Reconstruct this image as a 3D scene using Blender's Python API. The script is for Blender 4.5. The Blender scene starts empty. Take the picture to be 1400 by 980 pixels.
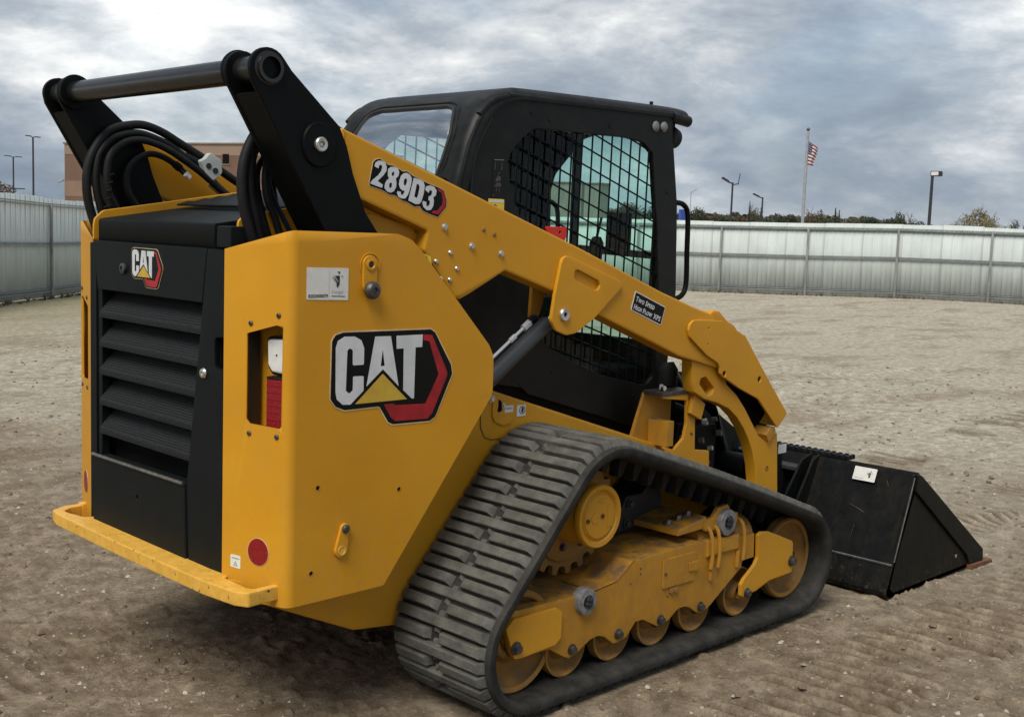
import bpy, bmesh, math, random
import numpy as np
from mathutils import Vector, Matrix
random.seed(7)
scene = bpy.context.scene
COL = scene.collection

# ------------------------------------------------------------------ camera
cam_data = bpy.data.cameras.new('camera')
cam = bpy.data.objects.new('camera', cam_data)
COL.objects.link(cam)
RIGHT = Vector((0.71022, -0.70308, 0.03556)); DOWN = Vector((-0.05229, -0.10306, -0.9933)); FWD = Vector((0.70203, 0.7036, -0.10996))
rot = Matrix((RIGHT, -DOWN, -FWD)).transposed().to_4x4()
cam.matrix_world = Matrix.Translation((-1.798, -3.499, 1.58)) @ rot
cam_data.sensor_width = 36; cam_data.lens = 36*1611.2/1400
cam_data.clip_start = 0.05; cam_data.clip_end = 6000
scene.camera = cam

# ------------------------------------------------------------------ world (overcast sky)
SUN_DIR = Vector((-0.56, -0.20, 0.80)).normalized()
SUN_EL = math.asin(SUN_DIR.z)
SUN_AZ = math.atan2(SUN_DIR.x, SUN_DIR.y)
world = bpy.data.worlds.new('World'); scene.world = world; world.use_nodes = True
wt = world.node_tree; wn = wt.nodes; wl = wt.links
for n in list(wn): wn.remove(n)
def wnode(t, **k):
    n = wn.new(t)
    for a, b in k.items(): setattr(n, a, b)
    return n
sky = wnode('ShaderNodeTexSky', sky_type='NISHITA', sun_disc=False)
sky.sun_elevation = SUN_EL; sky.sun_rotation = SUN_AZ; sky.air_density = 1.0; sky.dust_density = 1.5
bg1 = wnode('ShaderNodeBackground'); bg1.inputs[1].default_value = 0.1
wl.new(sky.outputs[0], bg1.inputs[0])
tc = wnode('ShaderNodeTexCoord'); sep = wnode('ShaderNodeSeparateXYZ'); wl.new(tc.outputs['Generated'], sep.inputs[0])
def m(op, a, b=None, clamp=False):
    n = wnode('ShaderNodeMath', operation=op, use_clamp=clamp)
    for i, v in enumerate((a, b)):
        if v is None: continue
        if isinstance(v, (int, float)): n.inputs[i].default_value = v
        else: wl.new(v, n.inputs[i])
    return n.outputs[0]
comb = wnode('ShaderNodeCombineXYZ'); wl.new(sep.outputs[0], comb.inputs[0]); wl.new(sep.outputs[1], comb.inputs[1]); wl.new(m('MULTIPLY', sep.outputs[2], 2.7), comb.inputs[2])
def wnoise(scale, detail, rough, off, dist=0.0):
    mp = wnode('ShaderNodeMapping'); mp.inputs['Location'].default_value = off
    wl.new(comb.outputs[0], mp.inputs[0])
    n = wnode('ShaderNodeTexNoise'); n.inputs['Scale'].default_value = scale; n.inputs['Detail'].default_value = detail
    n.inputs['Roughness'].default_value = rough; n.inputs['Distortion'].default_value = dist
    wl.new(mp.outputs[0], n.inputs['Vector']); return n.outputs[0]
def wramp(src, stops):
    r = wnode('ShaderNodeValToRGB'); e = r.color_ramp.elements
    while len(e) < len(stops): e.new(0.5)
    for x, (p, c) in zip(e, stops): x.position = p; x.color = (*c, 1)
    wl.new(src, r.inputs[0]); return r.outputs[0]
big = wnoise(1.9, 9, 0.56, (3.1, 1.7, 0.4), 0.25)
fine = wnoise(6.0, 9, 0.62, (0.4, 5.2, 2.0), 0.2)
low = m('MULTIPLY', m('SUBTRACT', 0.20, m('ABSOLUTE', m('SUBTRACT', sep.outputs[2], 0.10)), True), 0.28)
mixv = m('ADD', m('ADD', m('MULTIPLY', big, 0.66), m('MULTIPLY', fine, 0.34)), low)
cloud = wramp(mixv, [(0.43, (0.135, 0.168, 0.212)), (0.50, (0.195, 0.23, 0.275)), (0.545, (0.275, 0.307, 0.342)), (0.585, (0.415, 0.435, 0.452)), (0.64, (0.66, 0.66, 0.645))])
bg2 = wnode('ShaderNodeBackground'); wl.new(cloud, bg2.inputs[0]); bg2.inputs[1].default_value = 1.03
cover = wramp(wnoise(2.6, 6, 0.55, (7.7, 2.2, 4.0), 0.3), [(0.38, (0.80,)*3), (0.50, (1, 1, 1))])
mix = wnode('ShaderNodeMixShader'); wl.new(cover, mix.inputs[0]); wl.new(bg1.outputs[0], mix.inputs[1]); wl.new(bg2.outputs[0], mix.inputs[2])
wo = wnode('ShaderNodeOutputWorld'); wl.new(mix.outputs[0], wo.inputs[0])

sun_d = bpy.data.lights.new('sun', 'SUN'); sun_d.energy = 2.1; sun_d.angle = math.radians(32); sun_d.color = (1.0, 0.95, 0.86)
sun = bpy.data.objects.new('sun', sun_d); COL.objects.link(sun)
sun.rotation_euler = SUN_DIR.to_track_quat('Z', 'Y').to_euler()
sun.location = (-5, 3, 8)
scene.view_settings.view_transform = 'Standard'; scene.view_settings.look = 'None'
scene.view_settings.exposure = 0.72; scene.view_settings.gamma = 1.0
scene.cycles.max_bounces = 6; scene.cycles.transparent_max_bounces = 12

# ------------------------------------------------------------------ materials
def new_mat(name):
    mt = bpy.data.materials.new(name); mt.use_nodes = True
    nt = mt.node_tree; b = nt.nodes['Principled BSDF']; return mt, nt, b
def paint(name, c1, c2=None, rough=0.4, scale=6.0, metal=0.0, bump=0.0, bscale=80.0, spec=0.5, detail=5, lo=0.35, hi=0.65, dust=None, dust_amt=0.0, rvar=0.12, coat=0.0, stretch=(1, 1, 1), splash=None):
    """two-tone noise paint, optional dust settling on upward faces, optional bump"""
    mt, nt, b = new_mat(name); N = nt.nodes; L = nt.links
    g = N.new('ShaderNodeNewGeometry')
    mp = N.new('ShaderNodeMapping'); mp.inputs['Scale'].default_value = stretch; L.new(g.outputs['Position'], mp.inputs[0])
    nz = N.new('ShaderNodeTexNoise'); nz.inputs['Scale'].default_value = scale; nz.inputs['Detail'].default_value = detail; nz.inputs['Roughness'].default_value = 0.6
    L.new(mp.outputs[0], nz.inputs['Vector'])
    r = N.new('ShaderNodeValToRGB'); r.color_ramp.elements[0].position = lo; r.color_ramp.elements[1].position = hi
    r.color_ramp.elements[0].color = (*c1, 1); r.color_ramp.elements[1].color = (*(c2 or c1), 1)
    L.new(nz.outputs[0], r.inputs[0]); colour = r.outputs[0]
    if dust:
        nd = N.new('ShaderNodeTexNoise'); nd.inputs['Scale'].default_value = scale*2.3; nd.inputs['Detail'].default_value = 6; nd.inputs['Roughness'].default_value = 0.7
        L.new(g.outputs['Position'], nd.inputs['Vector'])
        sp = N.new('ShaderNodeSeparateXYZ'); L.new(g.outputs['Normal'], sp.inputs[0])
        up = N.new('ShaderNodeMapRange'); up.inputs[1].default_value = 0.0; up.inputs[2].default_value = 0.9; up.inputs[3].default_value = 0.25; up.inputs[4].default_value = 1.0
        L.new(sp.outputs[2], up.inputs[0])
        dr = N.new('ShaderNodeMapRange'); dr.inputs[1].default_value = 0.38; dr.inputs[2].default_value = 0.66; L.new(nd.outputs[0], dr.inputs[0])
        mu = N.new('ShaderNodeMath'); mu.operation = 'MULTIPLY'; L.new(up.outputs[0], mu.inputs[0]); L.new(dr.outputs[0], mu.inputs[1])
        m2 = N.new('ShaderNodeMath'); m2.operation = 'MULTIPLY'; m2.inputs[1].default_value = dust_amt; L.new(mu.outputs[0], m2.inputs[0])
        mx = N.new('ShaderNodeMixRGB'); mx.inputs[2].default_value = (*dust, 1); L.new(m2.outputs[0], mx.inputs[0]); L.new(colour, mx.inputs[1]); colour = mx.outputs[0]
    if splash:      # mud thrown up from the ground: speckles that thin out above z1, plus faint wipe marks
        z0, z1, amt = splash
        s3 = N.new('ShaderNodeSeparateXYZ'); L.new(g.outputs['Position'], s3.inputs[0])
        hz = N.new('ShaderNodeMapRange'); hz.inputs[1].default_value = z1; hz.inputs[2].default_value = z0; hz.inputs[3].default_value = 0.0; hz.inputs[4].default_value = 0.15; L.new(s3.outputs[2], hz.inputs[0])
        n1 = N.new('ShaderNodeTexNoise'); n1.inputs['Scale'].default_value = 42; n1.inputs['Detail'].default_value = 7; n1.inputs['Roughness'].default_value = 0.75; L.new(g.outputs['Position'], n1.inputs['Vector'])
        ad = N.new('ShaderNodeMath'); ad.operation = 'ADD'; L.new(n1.outputs[0], ad.inputs[0]); L.new(hz.outputs[0], ad.inputs[1])
        th = N.new('ShaderNodeMapRange'); th.inputs[1].default_value = 0.63; th.inputs[2].default_value = 0.72; th.inputs[4].default_value = amt; L.new(ad.outputs[0], th.inputs[0])
        wp = N.new('ShaderNodeMapping'); wp.inputs['Scale'].default_value = (3.0, 3.0, 0.9); L.new(g.outputs['Position'], wp.inputs[0])
        n2 = N.new('ShaderNodeTexNoise'); n2.inputs['Scale'].default_value = 3.5; n2.inputs['Detail'].default_value = 9; n2.inputs['Roughness'].default_value = 0.7; L.new(wp.outputs[0], n2.inputs['Vector'])
        t2 = N.new('ShaderNodeMapRange'); t2.inputs[1].default_value = 0.50; t2.inputs[2].default_value = 0.72; t2.inputs[4].default_value = amt*0.42; L.new(n2.outputs[0], t2.inputs[0])
        mxx = N.new('ShaderNodeMath'); mxx.operation = 'MAXIMUM'; L.new(th.outputs[0], mxx.inputs[0]); L.new(t2.outputs[0], mxx.inputs[1])
        mx2 = N.new('ShaderNodeMixRGB'); mx2.inputs[2].default_value = (0.30, 0.215, 0.125, 1); L.new(mxx.outputs[0], mx2.inputs[0]); L.new(colour, mx2.inputs[1]); colour = mx2.outputs[0]
    L.new(colour, b.inputs['Base Color'])
    rr = N.new('ShaderNodeMapRange'); rr.inputs[3].default_value = rough; rr.inputs[4].default_value = rough+rvar; L.new(nz.outputs[0], rr.inputs[0]); L.new(rr.outputs[0], b.inputs['Roughness'])
    b.inputs['Metallic'].default_value = metal; b.inputs['Specular IOR Level'].default_value = spec
    b.inputs['Coat Weight'].default_value = coat; b.inputs['Coat Roughness'].default_value = 0.15
    if bump:
        nb = N.new('ShaderNodeTexNoise'); nb.inputs['Scale'].default_value = bscale; nb.inputs['Detail'].default_value = 4
        L.new(g.outputs['Position'], nb.inputs['Vector'])
        bp = N.new('ShaderNodeBump'); bp.inputs['Strength'].default_value = bump; bp.inputs['Distance'].default_value = 0.004
        L.new(nb.outputs[0], bp.inputs['Height']); L.new(bp.outputs[0], b.inputs['Normal'])
    return mt
DUST = (0.27, 0.205, 0.135)
YEL = paint('yellow_paint', (0.55, 0.252, 0.008), (0.61, 0.288, 0.010), rough=0.33, scale=2.5, bump=0.05, bscale=260, dust=DUST, dust_amt=0.20, spec=0.32, rvar=0.3, splash=(0.42, 1.0, 0.16))
YELB = paint('chipped_yellow_paint', (0.66, 0.36, 0.045), (0.74, 0.42, 0.07), rough=0.42, scale=30, dust=(0.18, 0.07, 0.03), dust_amt=0.15, lo=0.4, hi=0.6)
def add_chips(mt, scale=38, thr=0.64):
    nt = mt.node_tree; N = nt.nodes; L = nt.links; b = N['Principled BSDF']
    src = b.inputs['Base Color'].links[0].from_socket
    g = N.new('ShaderNodeNewGeometry'); nz = N.new('ShaderNodeTexNoise'); nz.inputs['Scale'].default_value = scale; nz.inputs['Detail'].default_value = 8; nz.inputs['Roughness'].default_value = 0.72
    L.new(g.outputs['Position'], nz.inputs['Vector'])
    r = N.new('ShaderNodeValToRGB'); r.color_ramp.elements[0].position = thr; r.color_ramp.elements[1].position = thr+0.015
    L.new(nz.outputs[0], r.inputs[0])
    mx = N.new('ShaderNodeMixRGB'); mx.inputs[2].default_value = (0.07, 0.025, 0.012, 1); L.new(r.outputs[0], mx.inputs[0]); L.new(src, mx.inputs[1]); L.new(mx.outputs[0], b.inputs['Base Color'])
add_chips(YELB, 46, 0.62)
YELD = paint('dusty_yellow_paint', (0.40, 0.185, 0.014), (0.50, 0.24, 0.022), rough=0.5, spec=0.3, scale=7, bump=0.12, bscale=120, dust=(0.15, 0.10, 0.058), dust_amt=1.15, stretch=(1, 1, 0.35))
YELW = paint('worn_wheel_paint', (0.36, 0.17, 0.025), (0.24, 0.14, 0.05), rough=0.6, spec=0.25, scale=16, bump=0.25, bscale=90, dust=(0.17, 0.11, 0.06), dust_amt=0.8)
BLK = paint('black_paint', (0.0030, 0.0038, 0.0042), (0.0048, 0.0055, 0.006), rough=0.30, rvar=0.25, scale=5, spec=0.10, dust=(0.10, 0.085, 0.065), dust_amt=0.03)
BLKG = paint('glossy_black_paint', (0.007, 0.0075, 0.008), (0.014, 0.014, 0.014), rough=0.16, scale=9, spec=0.5, dust=(0.12, 0.105, 0.085), dust_amt=0.05, rvar=0.25)
CABP = paint('cab_paint', (0.0050, 0.0062, 0.0066), (0.009, 0.010, 0.010), rough=0.34, scale=7, spec=0.2, dust=(0.13, 0.115, 0.10), dust_amt=0.16, rvar=0.2)
DOORP = paint('door_paint', (0.0040, 0.0062, 0.0070), (0.0062, 0.0086, 0.0095), rough=0.46, scale=5, spec=0.14, bump=0.06, bscale=300, dust=(0.10, 0.09, 0.075), dust_amt=0.05)
PLAST = paint('black_plastic', (0.006, 0.007, 0.0075), (0.012, 0.0125, 0.013), rough=0.6, scale=20, spec=0.18)
VOID = paint('dark_interior', (0.004, 0.004, 0.0045), (0.007, 0.007, 0.007), rough=0.8, spec=0.1)
HOSE = paint('hose_rubber', (0.007, 0.008, 0.009), (0.013, 0.013, 0.013), rough=0.5, scale=30, spec=0.22, bump=0.2, bscale=400)
RUB = paint('track_rubber', (0.014, 0.015, 0.0145), (0.034, 0.034, 0.031), rough=0.66, scale=12, spec=0.2, bump=0.4, bscale=70, dust=(0.13, 0.10, 0.072), dust_amt=0.22)
LUG = paint('worn_lug_rubber', (0.060, 0.061, 0.055), (0.122, 0.120, 0.106), rough=0.8, scale=22, spec=0.2, bump=0.7, bscale=60, detail=8, stretch=(1, 0.6, 1), dust=(0.15, 0.12, 0.085), dust_amt=0.22)
STEEL = paint('bolt_steel', (0.18, 0.165, 0.15), (0.30, 0.28, 0.26), rough=0.4, scale=60, metal=0.9)
GUN = paint('dark_steel', (0.07, 0.068, 0.066), (0.12, 0.115, 0.11), rough=0.45, scale=40, metal=0.7)
ZINC = paint('zinc_plate', (0.52, 0.51, 0.48), (0.66, 0.65, 0.62), rough=0.3, scale=40, metal=0.9)
CHROME = paint('chrome', (0.75, 0.76, 0.77), (0.82, 0.82, 0.82), rough=0.12, scale=10, metal=1.0)
RUST = paint('rusty_steel', (0.10, 0.042, 0.018), (0.17, 0.075, 0.032), rough=0.85, scale=25, bump=0.6, bscale=90)
WORNBLK = paint('scuffed_bucket_paint', (0.0028, 0.0045, 0.0052), (0.0065, 0.0072, 0.0075), splash=(0.0, 0.20, 0.09), rough=0.32, scale=10, spec=0.12, bump=0.10, bscale=40, dust=(0.13, 0.11, 0.09), dust_amt=0.06, rvar=0.25)
CYLP = paint('cylinder_grey', (0.028, 0.032, 0.036), (0.036, 0.04, 0.044), rough=0.35, scale=8)
SILV = paint('logo_silver', (0.60, 0.63, 0.65), (0.72, 0.74, 0.76), rough=0.3, scale=12, metal=0.25)
LOGOB = paint('logo_black', (0.003, 0.0035, 0.004), (0.007, 0.0075, 0.0075), rough=0.35, scale=180, spec=0.15)
LOGOR = paint('logo_red', (0.40, 0.008, 0.016), (0.22, 0.005, 0.010), rough=0.3, scale=14)
LOGOY = paint('logo_gold', (0.62, 0.42, 0.05), (0.50, 0.30, 0.04), rough=0.3, scale=16, metal=0.2)
LOGOE = paint('logo_edge', (0.42, 0.30, 0.16), (0.70, 0.55, 0.32), rough=0.35, scale=8)
REDL = paint('red_reflector', (0.20, 0.002, 0.005), (0.26, 0.003, 0.006), rough=0.25, scale=160, bump=0.6, bscale=300)
REDP = paint('red_paint', (0.45, 0.012, 0.010), (0.52, 0.02, 0.015), rough=0.35)
WHITE = paint('sticker_white', (0.62, 0.61, 0.58), (0.70, 0.69, 0.66), rough=0.45, scale=40)
INK = paint('sticker_ink', (0.012, 0.012, 0.013), (0.02, 0.02, 0.02), rough=0.5)
GREYINK = paint('sticker_grey_ink', (0.32, 0.32, 0.31), (0.36, 0.36, 0.35), rough=0.5)
WARN = paint('warning_yellow', (0.78, 0.55, 0.03), (0.80, 0.58, 0.05), rough=0.4)
GREENP = paint('pale_green_sticker', (0.62, 0.70, 0.60), (0.70, 0.74, 0.66), rough=0.4, scale=60)
def mesh_grille_mat():
    mt, nt, b = new_mat('perforated_grille'); N = nt.nodes; L = nt.links
    g = N.new('ShaderNodeNewGeometry'); v = N.new('ShaderNodeTexVoronoi'); v.inputs['Scale'].default_value = 150; v.inputs['Randomness'].default_value = 0.25
    L.new(g.outputs['Position'], v.inputs['Vector'])
    r = N.new('ShaderNodeValToRGB'); r.color_ramp.elements[0].position = 0.30; r.color_ramp.elements[1].position = 0.52
    r.color_ramp.elements[0].color = (0.0015, 0.0015, 0.0015, 1); r.color_ramp.elements[1].color = (0.020, 0.0215, 0.022, 1)
    L.new(v.outputs['Distance'], r.inputs[0]); L.new(r.outputs[0], b.inputs['Base Color'])
    bp = N.new('ShaderNodeBump'); bp.inputs['Strength'].default_value = 0.8; bp.inputs['Distance'].default_value = 0.002
    L.new(v.outputs['Distance'], bp.inputs['Height']); L.new(bp.outputs[0], b.inputs['Normal'])
    b.inputs['Roughness'].default_value = 0.55; b.inputs['Specular IOR Level'].default_value = 0.15
    return mt
GRILLE = mesh_grille_mat()
def glass_mat(name, tint, gloss=1.0):
    mt, nt, b = new_mat(name); N = nt.nodes; L = nt.links; N.remove(b)
    t = N.new('ShaderNodeBsdfTransparent'); t.inputs[0].default_value = (*tint, 1)
    gl = N.new('ShaderNodeBsdfGlossy'); gl.inputs['Roughness'].default_value = 0.02
    fr = N.new('ShaderNodeFresnel'); fr.inputs[0].default_value = 1.5
    g = N.new('ShaderNodeNewGeometry'); nz = N.new('ShaderNodeTexNoise'); nz.inputs['Scale'].default_value = 3.5; L.new(g.outputs['Position'], nz.inputs['Vector'])
    if gloss > 1:
        nz.inputs['Detail'].default_value = 0
        bp = N.new('ShaderNodeBump'); bp.inputs['Strength'].default_value = 1.0; bp.inputs['Distance'].default_value = 0.02; L.new(nz.outputs[0], bp.inputs['Height']); L.new(bp.outputs[0], gl.inputs['Normal'])
    mu = N.new('ShaderNodeMath'); mu.operation = 'MULTIPLY'; L.new(fr.outputs[0], mu.inputs[0])
    bf = N.new('ShaderNodeMath'); bf.operation = 'MULTIPLY_ADD'; bf.inputs[1].default_value = -gloss; bf.inputs[2].default_value = gloss; L.new(g.outputs['Backfacing'], bf.inputs[0]); L.new(bf.outputs[0], mu.inputs[1]); mu.use_clamp = True
    mx = N.new('ShaderNodeMixShader'); L.new(mu.outputs[0], mx.inputs[0]); L.new(t.outputs[0], mx.inputs[1]); L.new(gl.outputs[0], mx.inputs[2])
    L.new(mx.outputs[0], N['Material Output'].inputs[0]); return mt
GLASS = glass_mat('cab_glass', (0.86, 0.965, 0.935), 0.7)
GLASSR = glass_mat('rear_cab_glass', (0.88, 0.965, 0.945), 9.0)

# ------------------------------------------------------------------ mesh helpers
def finish(name, me, mat, parent=None, angle=38, smooth=True):
    if mat is not None and not me.materials: me.materials.append(mat)
    if smooth:
        me.polygons.foreach_set('use_smooth', [True]*len(me.polygons))
        try: me.set_sharp_from_angle(angle=math.radians(angle))
        except Exception: pass
    o = bpy.data.objects.new(name, me); COL.objects.link(o)
    if parent is not None: o.parent = parent
    return o
def weighted(o):
    w = o.modifiers.new('normals', 'WEIGHTED_NORMAL'); w.keep_sharp = True; w.weight = 100; return o
def rc(pts, r, n=4):
    """round the corners of a closed outline"""
    out = []; k = len(pts)
    for i in range(k):
        p0 = Vector(pts[i-1]); p = Vector(pts[i]); p1 = Vector(pts[(i+1) % k])
        ri = r[i] if isinstance(r, (list, tuple)) else r
        a = p0-p; b = p1-p; la, lb = a.length, b.length
        if ri <= 0 or la < 1e-6 or lb < 1e-6: out.append(tuple(p)); continue
        a /= la; b /= lb; ang = a.angle(b)
        if ang > math.radians(168): out.append(tuple(p)); continue
        d = min(ri/math.tan(ang/2), la*0.45, lb*0.45); s = p+a*d; e = p+b*d
        for j in range(n+1):
            t = j/n; q = s*(1-t)**2+p*2*t*(1-t)+e*t*t; out.append(tuple(q))
    return out
def frame(plane, w=0.0):
    if plane == 'y': return Matrix(((1,0,0,0),(0,0,1,0),(0,1,0,0),(0,0,0,1)))
    if plane == 'x': return Matrix(((0,0,1,0),(1,0,0,0),(0,1,0,0),(0,0,0,1)))
    return Matrix.Identity(4)
def plate_mesh(outline, w0, w1, holes=(), bevel=0.0, plane='y', M=None):
    lo, hi = min(w0, w1), max(w0, w1)
    bevel = min(bevel, (hi-lo)*0.45)
    cu = bpy.data.curves.new('tmp', 'CURVE'); cu.dimensions = '2D'; cu.fill_mode = 'BOTH'
    cu.extrude = (hi-lo)/2-bevel; cu.bevel_depth = bevel; cu.bevel_resolution = 1; cu.offset = -bevel
    for pts in [outline]+list(holes):
        s = cu.splines.new('POLY'); s.points.add(len(pts)-1); s.use_cyclic_u = True
        for p, q in zip(s.points, pts): p.co = (q[0], q[1], 0, 1)
    o = bpy.data.objects.new('tmp', cu); me = bpy.data.meshes.new_from_object(o)
    bpy.data.objects.remove(o); bpy.data.curves.remove(cu)
    T = (M if M is not None else frame(plane)) @ Matrix.Translation((0, 0, (lo+hi)/2))
    bm = bmesh.new(); bm.from_mesh(me); bmesh.ops.transform(bm, matrix=T, verts=bm.verts)
    bmesh.ops.remove_doubles(bm, verts=bm.verts, dist=1e-6)
    bmesh.ops.recalc_face_normals(bm, faces=bm.faces); bm.to_mesh(me); bm.free()
    me.materials.clear()
    return me
def plate(name, outline, w0, w1, mat, parent=None, holes=(), bevel=0.003, plane='y', M=None, r=0.0):
    if r: outline = rc(outline, r)
    o = finish(name, plate_mesh(outline, w0, w1, holes, bevel, plane, M), mat, parent)
    if bevel > 0: weighted(o)
    return o
def box_bm(bm, x0, x1, y0, y1, z0, z1, bevel=0.0):
    T = Matrix.Translation(((x0+x1)/2, (y0+y1)/2, (z0+z1)/2)) @ Matrix.Diagonal((abs(x1-x0), abs(y1-y0), abs(z1-z0), 1))
    r = bmesh.ops.create_cube(bm, size=1, matrix=T)
    if bevel: 
        es = list({e for v in r['verts'] for e in v.link_edges})
        bmesh.ops.bevel(bm, geom=es, offset=bevel, segments=2, affect='EDGES', profile=0.6)
def bm_obj(name, bm, mat, parent=None, angle=38):
    me = bpy.data.meshes.new(name); bm.to_mesh(me); bm.free(); return finish(name, me, mat, parent, angle)
def box(name, x, y, z, mat, parent=None, bevel=0.004):
    bm = bmesh.new(); box_bm(bm, min(x), max(x), min(y), max(y), min(z), max(z), bevel); o = bm_obj(name, bm, mat, parent)
    return weighted(o) if bevel else o
def catmull(P, n=6):
    P = [Vector(p) for p in P]; out = []
    for i in range(len(P)-1):
        p0 = P[max(i-1, 0)]; p1 = P[i]; p2 = P[i+1]; p3 = P[min(i+2, len(P)-1)]
        for j in range(n):
            t = j/n; out.append(0.5*((2*p1)+(p2-p0)*t+(2*p0-5*p1+4*p2-p3)*t*t+(3*p1-p0-3*p2+p3)*t**3))
    out.append(P[-1]); return out
def sweep_bm(bm, pts, r, seg=12, caps=True, closed=False):
    pts = [Vector(p) for p in pts]; n = len(pts); rings = []
    t0 = (pts[1]-pts[0]).normalized(); up = Vector((0, 0, 1)) if abs(t0.z) < 0.9 else Vector((1, 0, 0))
    nrm = (up - t0*up.dot(t0)).normalized()
    for i in range(n):
        t = (pts[min(i+1, n-1)]-pts[max(i-1, 0)]).normalized()
        nrm = (nrm-t*nrm.dot(t)).normalized(); b = t.cross(nrm)
        ri = r[i] if isinstance(r, (list, tuple)) else r
        rings.append([bm.verts.new(pts[i]+(nrm*math.cos(a)+b*math.sin(a))*ri) for a in [2*math.pi*k/seg for k in range(seg)]])
    for i in range(n-1):
        for k in range(seg):
            bm.faces.new((rings[i][k], rings[i][(k+1) % seg], rings[i+1][(k+1) % seg], rings[i+1][k]))
    if caps:
        bm.faces.new(rings[0][::-1]); bm.faces.new(rings[-1])
def tube(name, pts, r, mat, parent=None, seg=12, smooth=0):
    if smooth: pts = catmull(pts, smooth)
    bm = bmesh.new(); sweep_bm(bm, pts, r, seg); bmesh.ops.recalc_face_normals(bm, faces=bm.faces); return bm_obj(name, bm, mat, parent)
def lathe_mesh(profile, seg=32, axis='y'):
    """profile of (radius, along-axis); centred on the origin"""
    bm = bmesh.new(); rings = []
    for (r, w) in profile:
        if r < 1e-5: rings.append([bm.verts.new((0, w, 0))]); continue
        rings.append([bm.verts.new((r*math.cos(a), w, r*math.sin(a))) for a in [2*math.pi*k/seg for k in range(seg)]])
    for a, b in zip(rings, rings[1:]):
        for k in range(seg):
            k2 = (k+1) % seg
            if len(a) == 1 and len(b) == 1: break
            if len(a) == 1: bm.faces.new((a[0], b[k2], b[k]))
            elif len(b) == 1: bm.faces.new((a[k], a[k2], b[0]))
            else: bm.faces.new((a[k], a[k2], b[k2], b[k]))
    if axis == 'x': bmesh.ops.transform(bm, matrix=Matrix.Rotation(-math.pi/2, 4, 'Z'), verts=bm.verts)
    if axis == 'z': bmesh.ops.transform(bm, matrix=Matrix.Rotation(math.pi/2, 4, 'X'), verts=bm.verts)
    bmesh.ops.recalc_face_normals(bm, faces=bm.faces)
    me = bpy.data.meshes.new('lathe'); bm.to_mesh(me); bm.free(); return me
def lathe(name, profile, loc, mat, parent=None, seg=32, axis='y', scale=None):
    o = finish(name, lathe_mesh(profile, seg, axis), mat, parent, angle=40); o.location = loc
    if scale: o.scale = scale
    return o
MESH = {}
def shared(name, key, make, mat, parent, loc, rot=None):
    if key not in MESH:
        me = make(); me.materials.append(mat)
        me.polygons.foreach_set('use_smooth', [True]*len(me.polygons)); me.set_sharp_from_angle(angle=math.radians(38)); MESH[key] = me
    o = bpy.data.objects.new(name, MESH[key]); COL.objects.link(o); o.location = loc
    if rot is not None: o.rotation_euler = rot
    if parent is not None: o.parent = parent
    return o
def hexbolt(r=0.012, h=0.008):
    bm = bmesh.new(); bmesh.ops.create_cone(bm, cap_ends=True, segments=24, radius1=r*1.35, radius2=r*1.35, depth=h*0.25, matrix=Matrix.Translation((0, 0, h*0.125)))
    bmesh.ops.create_cone(bm, cap_ends=True, segments=6, radius1=r, radius2=r*0.93, depth=h, matrix=Matrix.Translation((0, 0, h*0.6)))
    bmesh.ops.transform(bm, matrix=Matrix.Rotation(math.pi/2, 4, 'X'), verts=bm.verts)   # head faces -y
    me = bpy.data.meshes.new('bolt'); bm.to_mesh(me); bm.free(); return me
def domebolt(r=0.008, h=0.005):
    return lathe_mesh([(r, 0), (r, -h*0.4), (r*0.8, -h*0.85), (r*0.45, -h), (r*0.4, -h*0.5), (0, -h*0.5)], 12)
def bolt(parent, x, y, z, s=-1, r=0.011, h=0.009, mat=None, kind='hex'):
    key = (kind, round(r, 4), round(h, 4), (mat or STEEL).name)
    return shared('bolt', key, (lambda: hexbolt(r, h)) if kind == 'hex' else (lambda: domebolt(r, h)), mat or STEEL, parent, (x, y, z), (0, 0, 0 if s < 0 else math.pi))
def arc_path(pts, radii, n=8):
    """open polyline with rounded corners"""
    out = [Vector(pts[0])]
    for i in range(1, len(pts)-1):
        p0, p, p1 = Vector(pts[i-1]), Vector(pts[i]), Vector(pts[i+1]); a = (p0-p).normalized(); b = (p1-p).normalized()
        d = min(radii[i] / math.tan(a.angle(b)/2), (p0-p).length*0.48, (p1-p).length*0.48); s = p+a*d; e = p+b*d
        out += [s*(1-t)**2+p*2*t*(1-t)+e*t*t for t in [j/n for j in range(n+1)]]
    out.append(Vector(pts[-1])); return out
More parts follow.
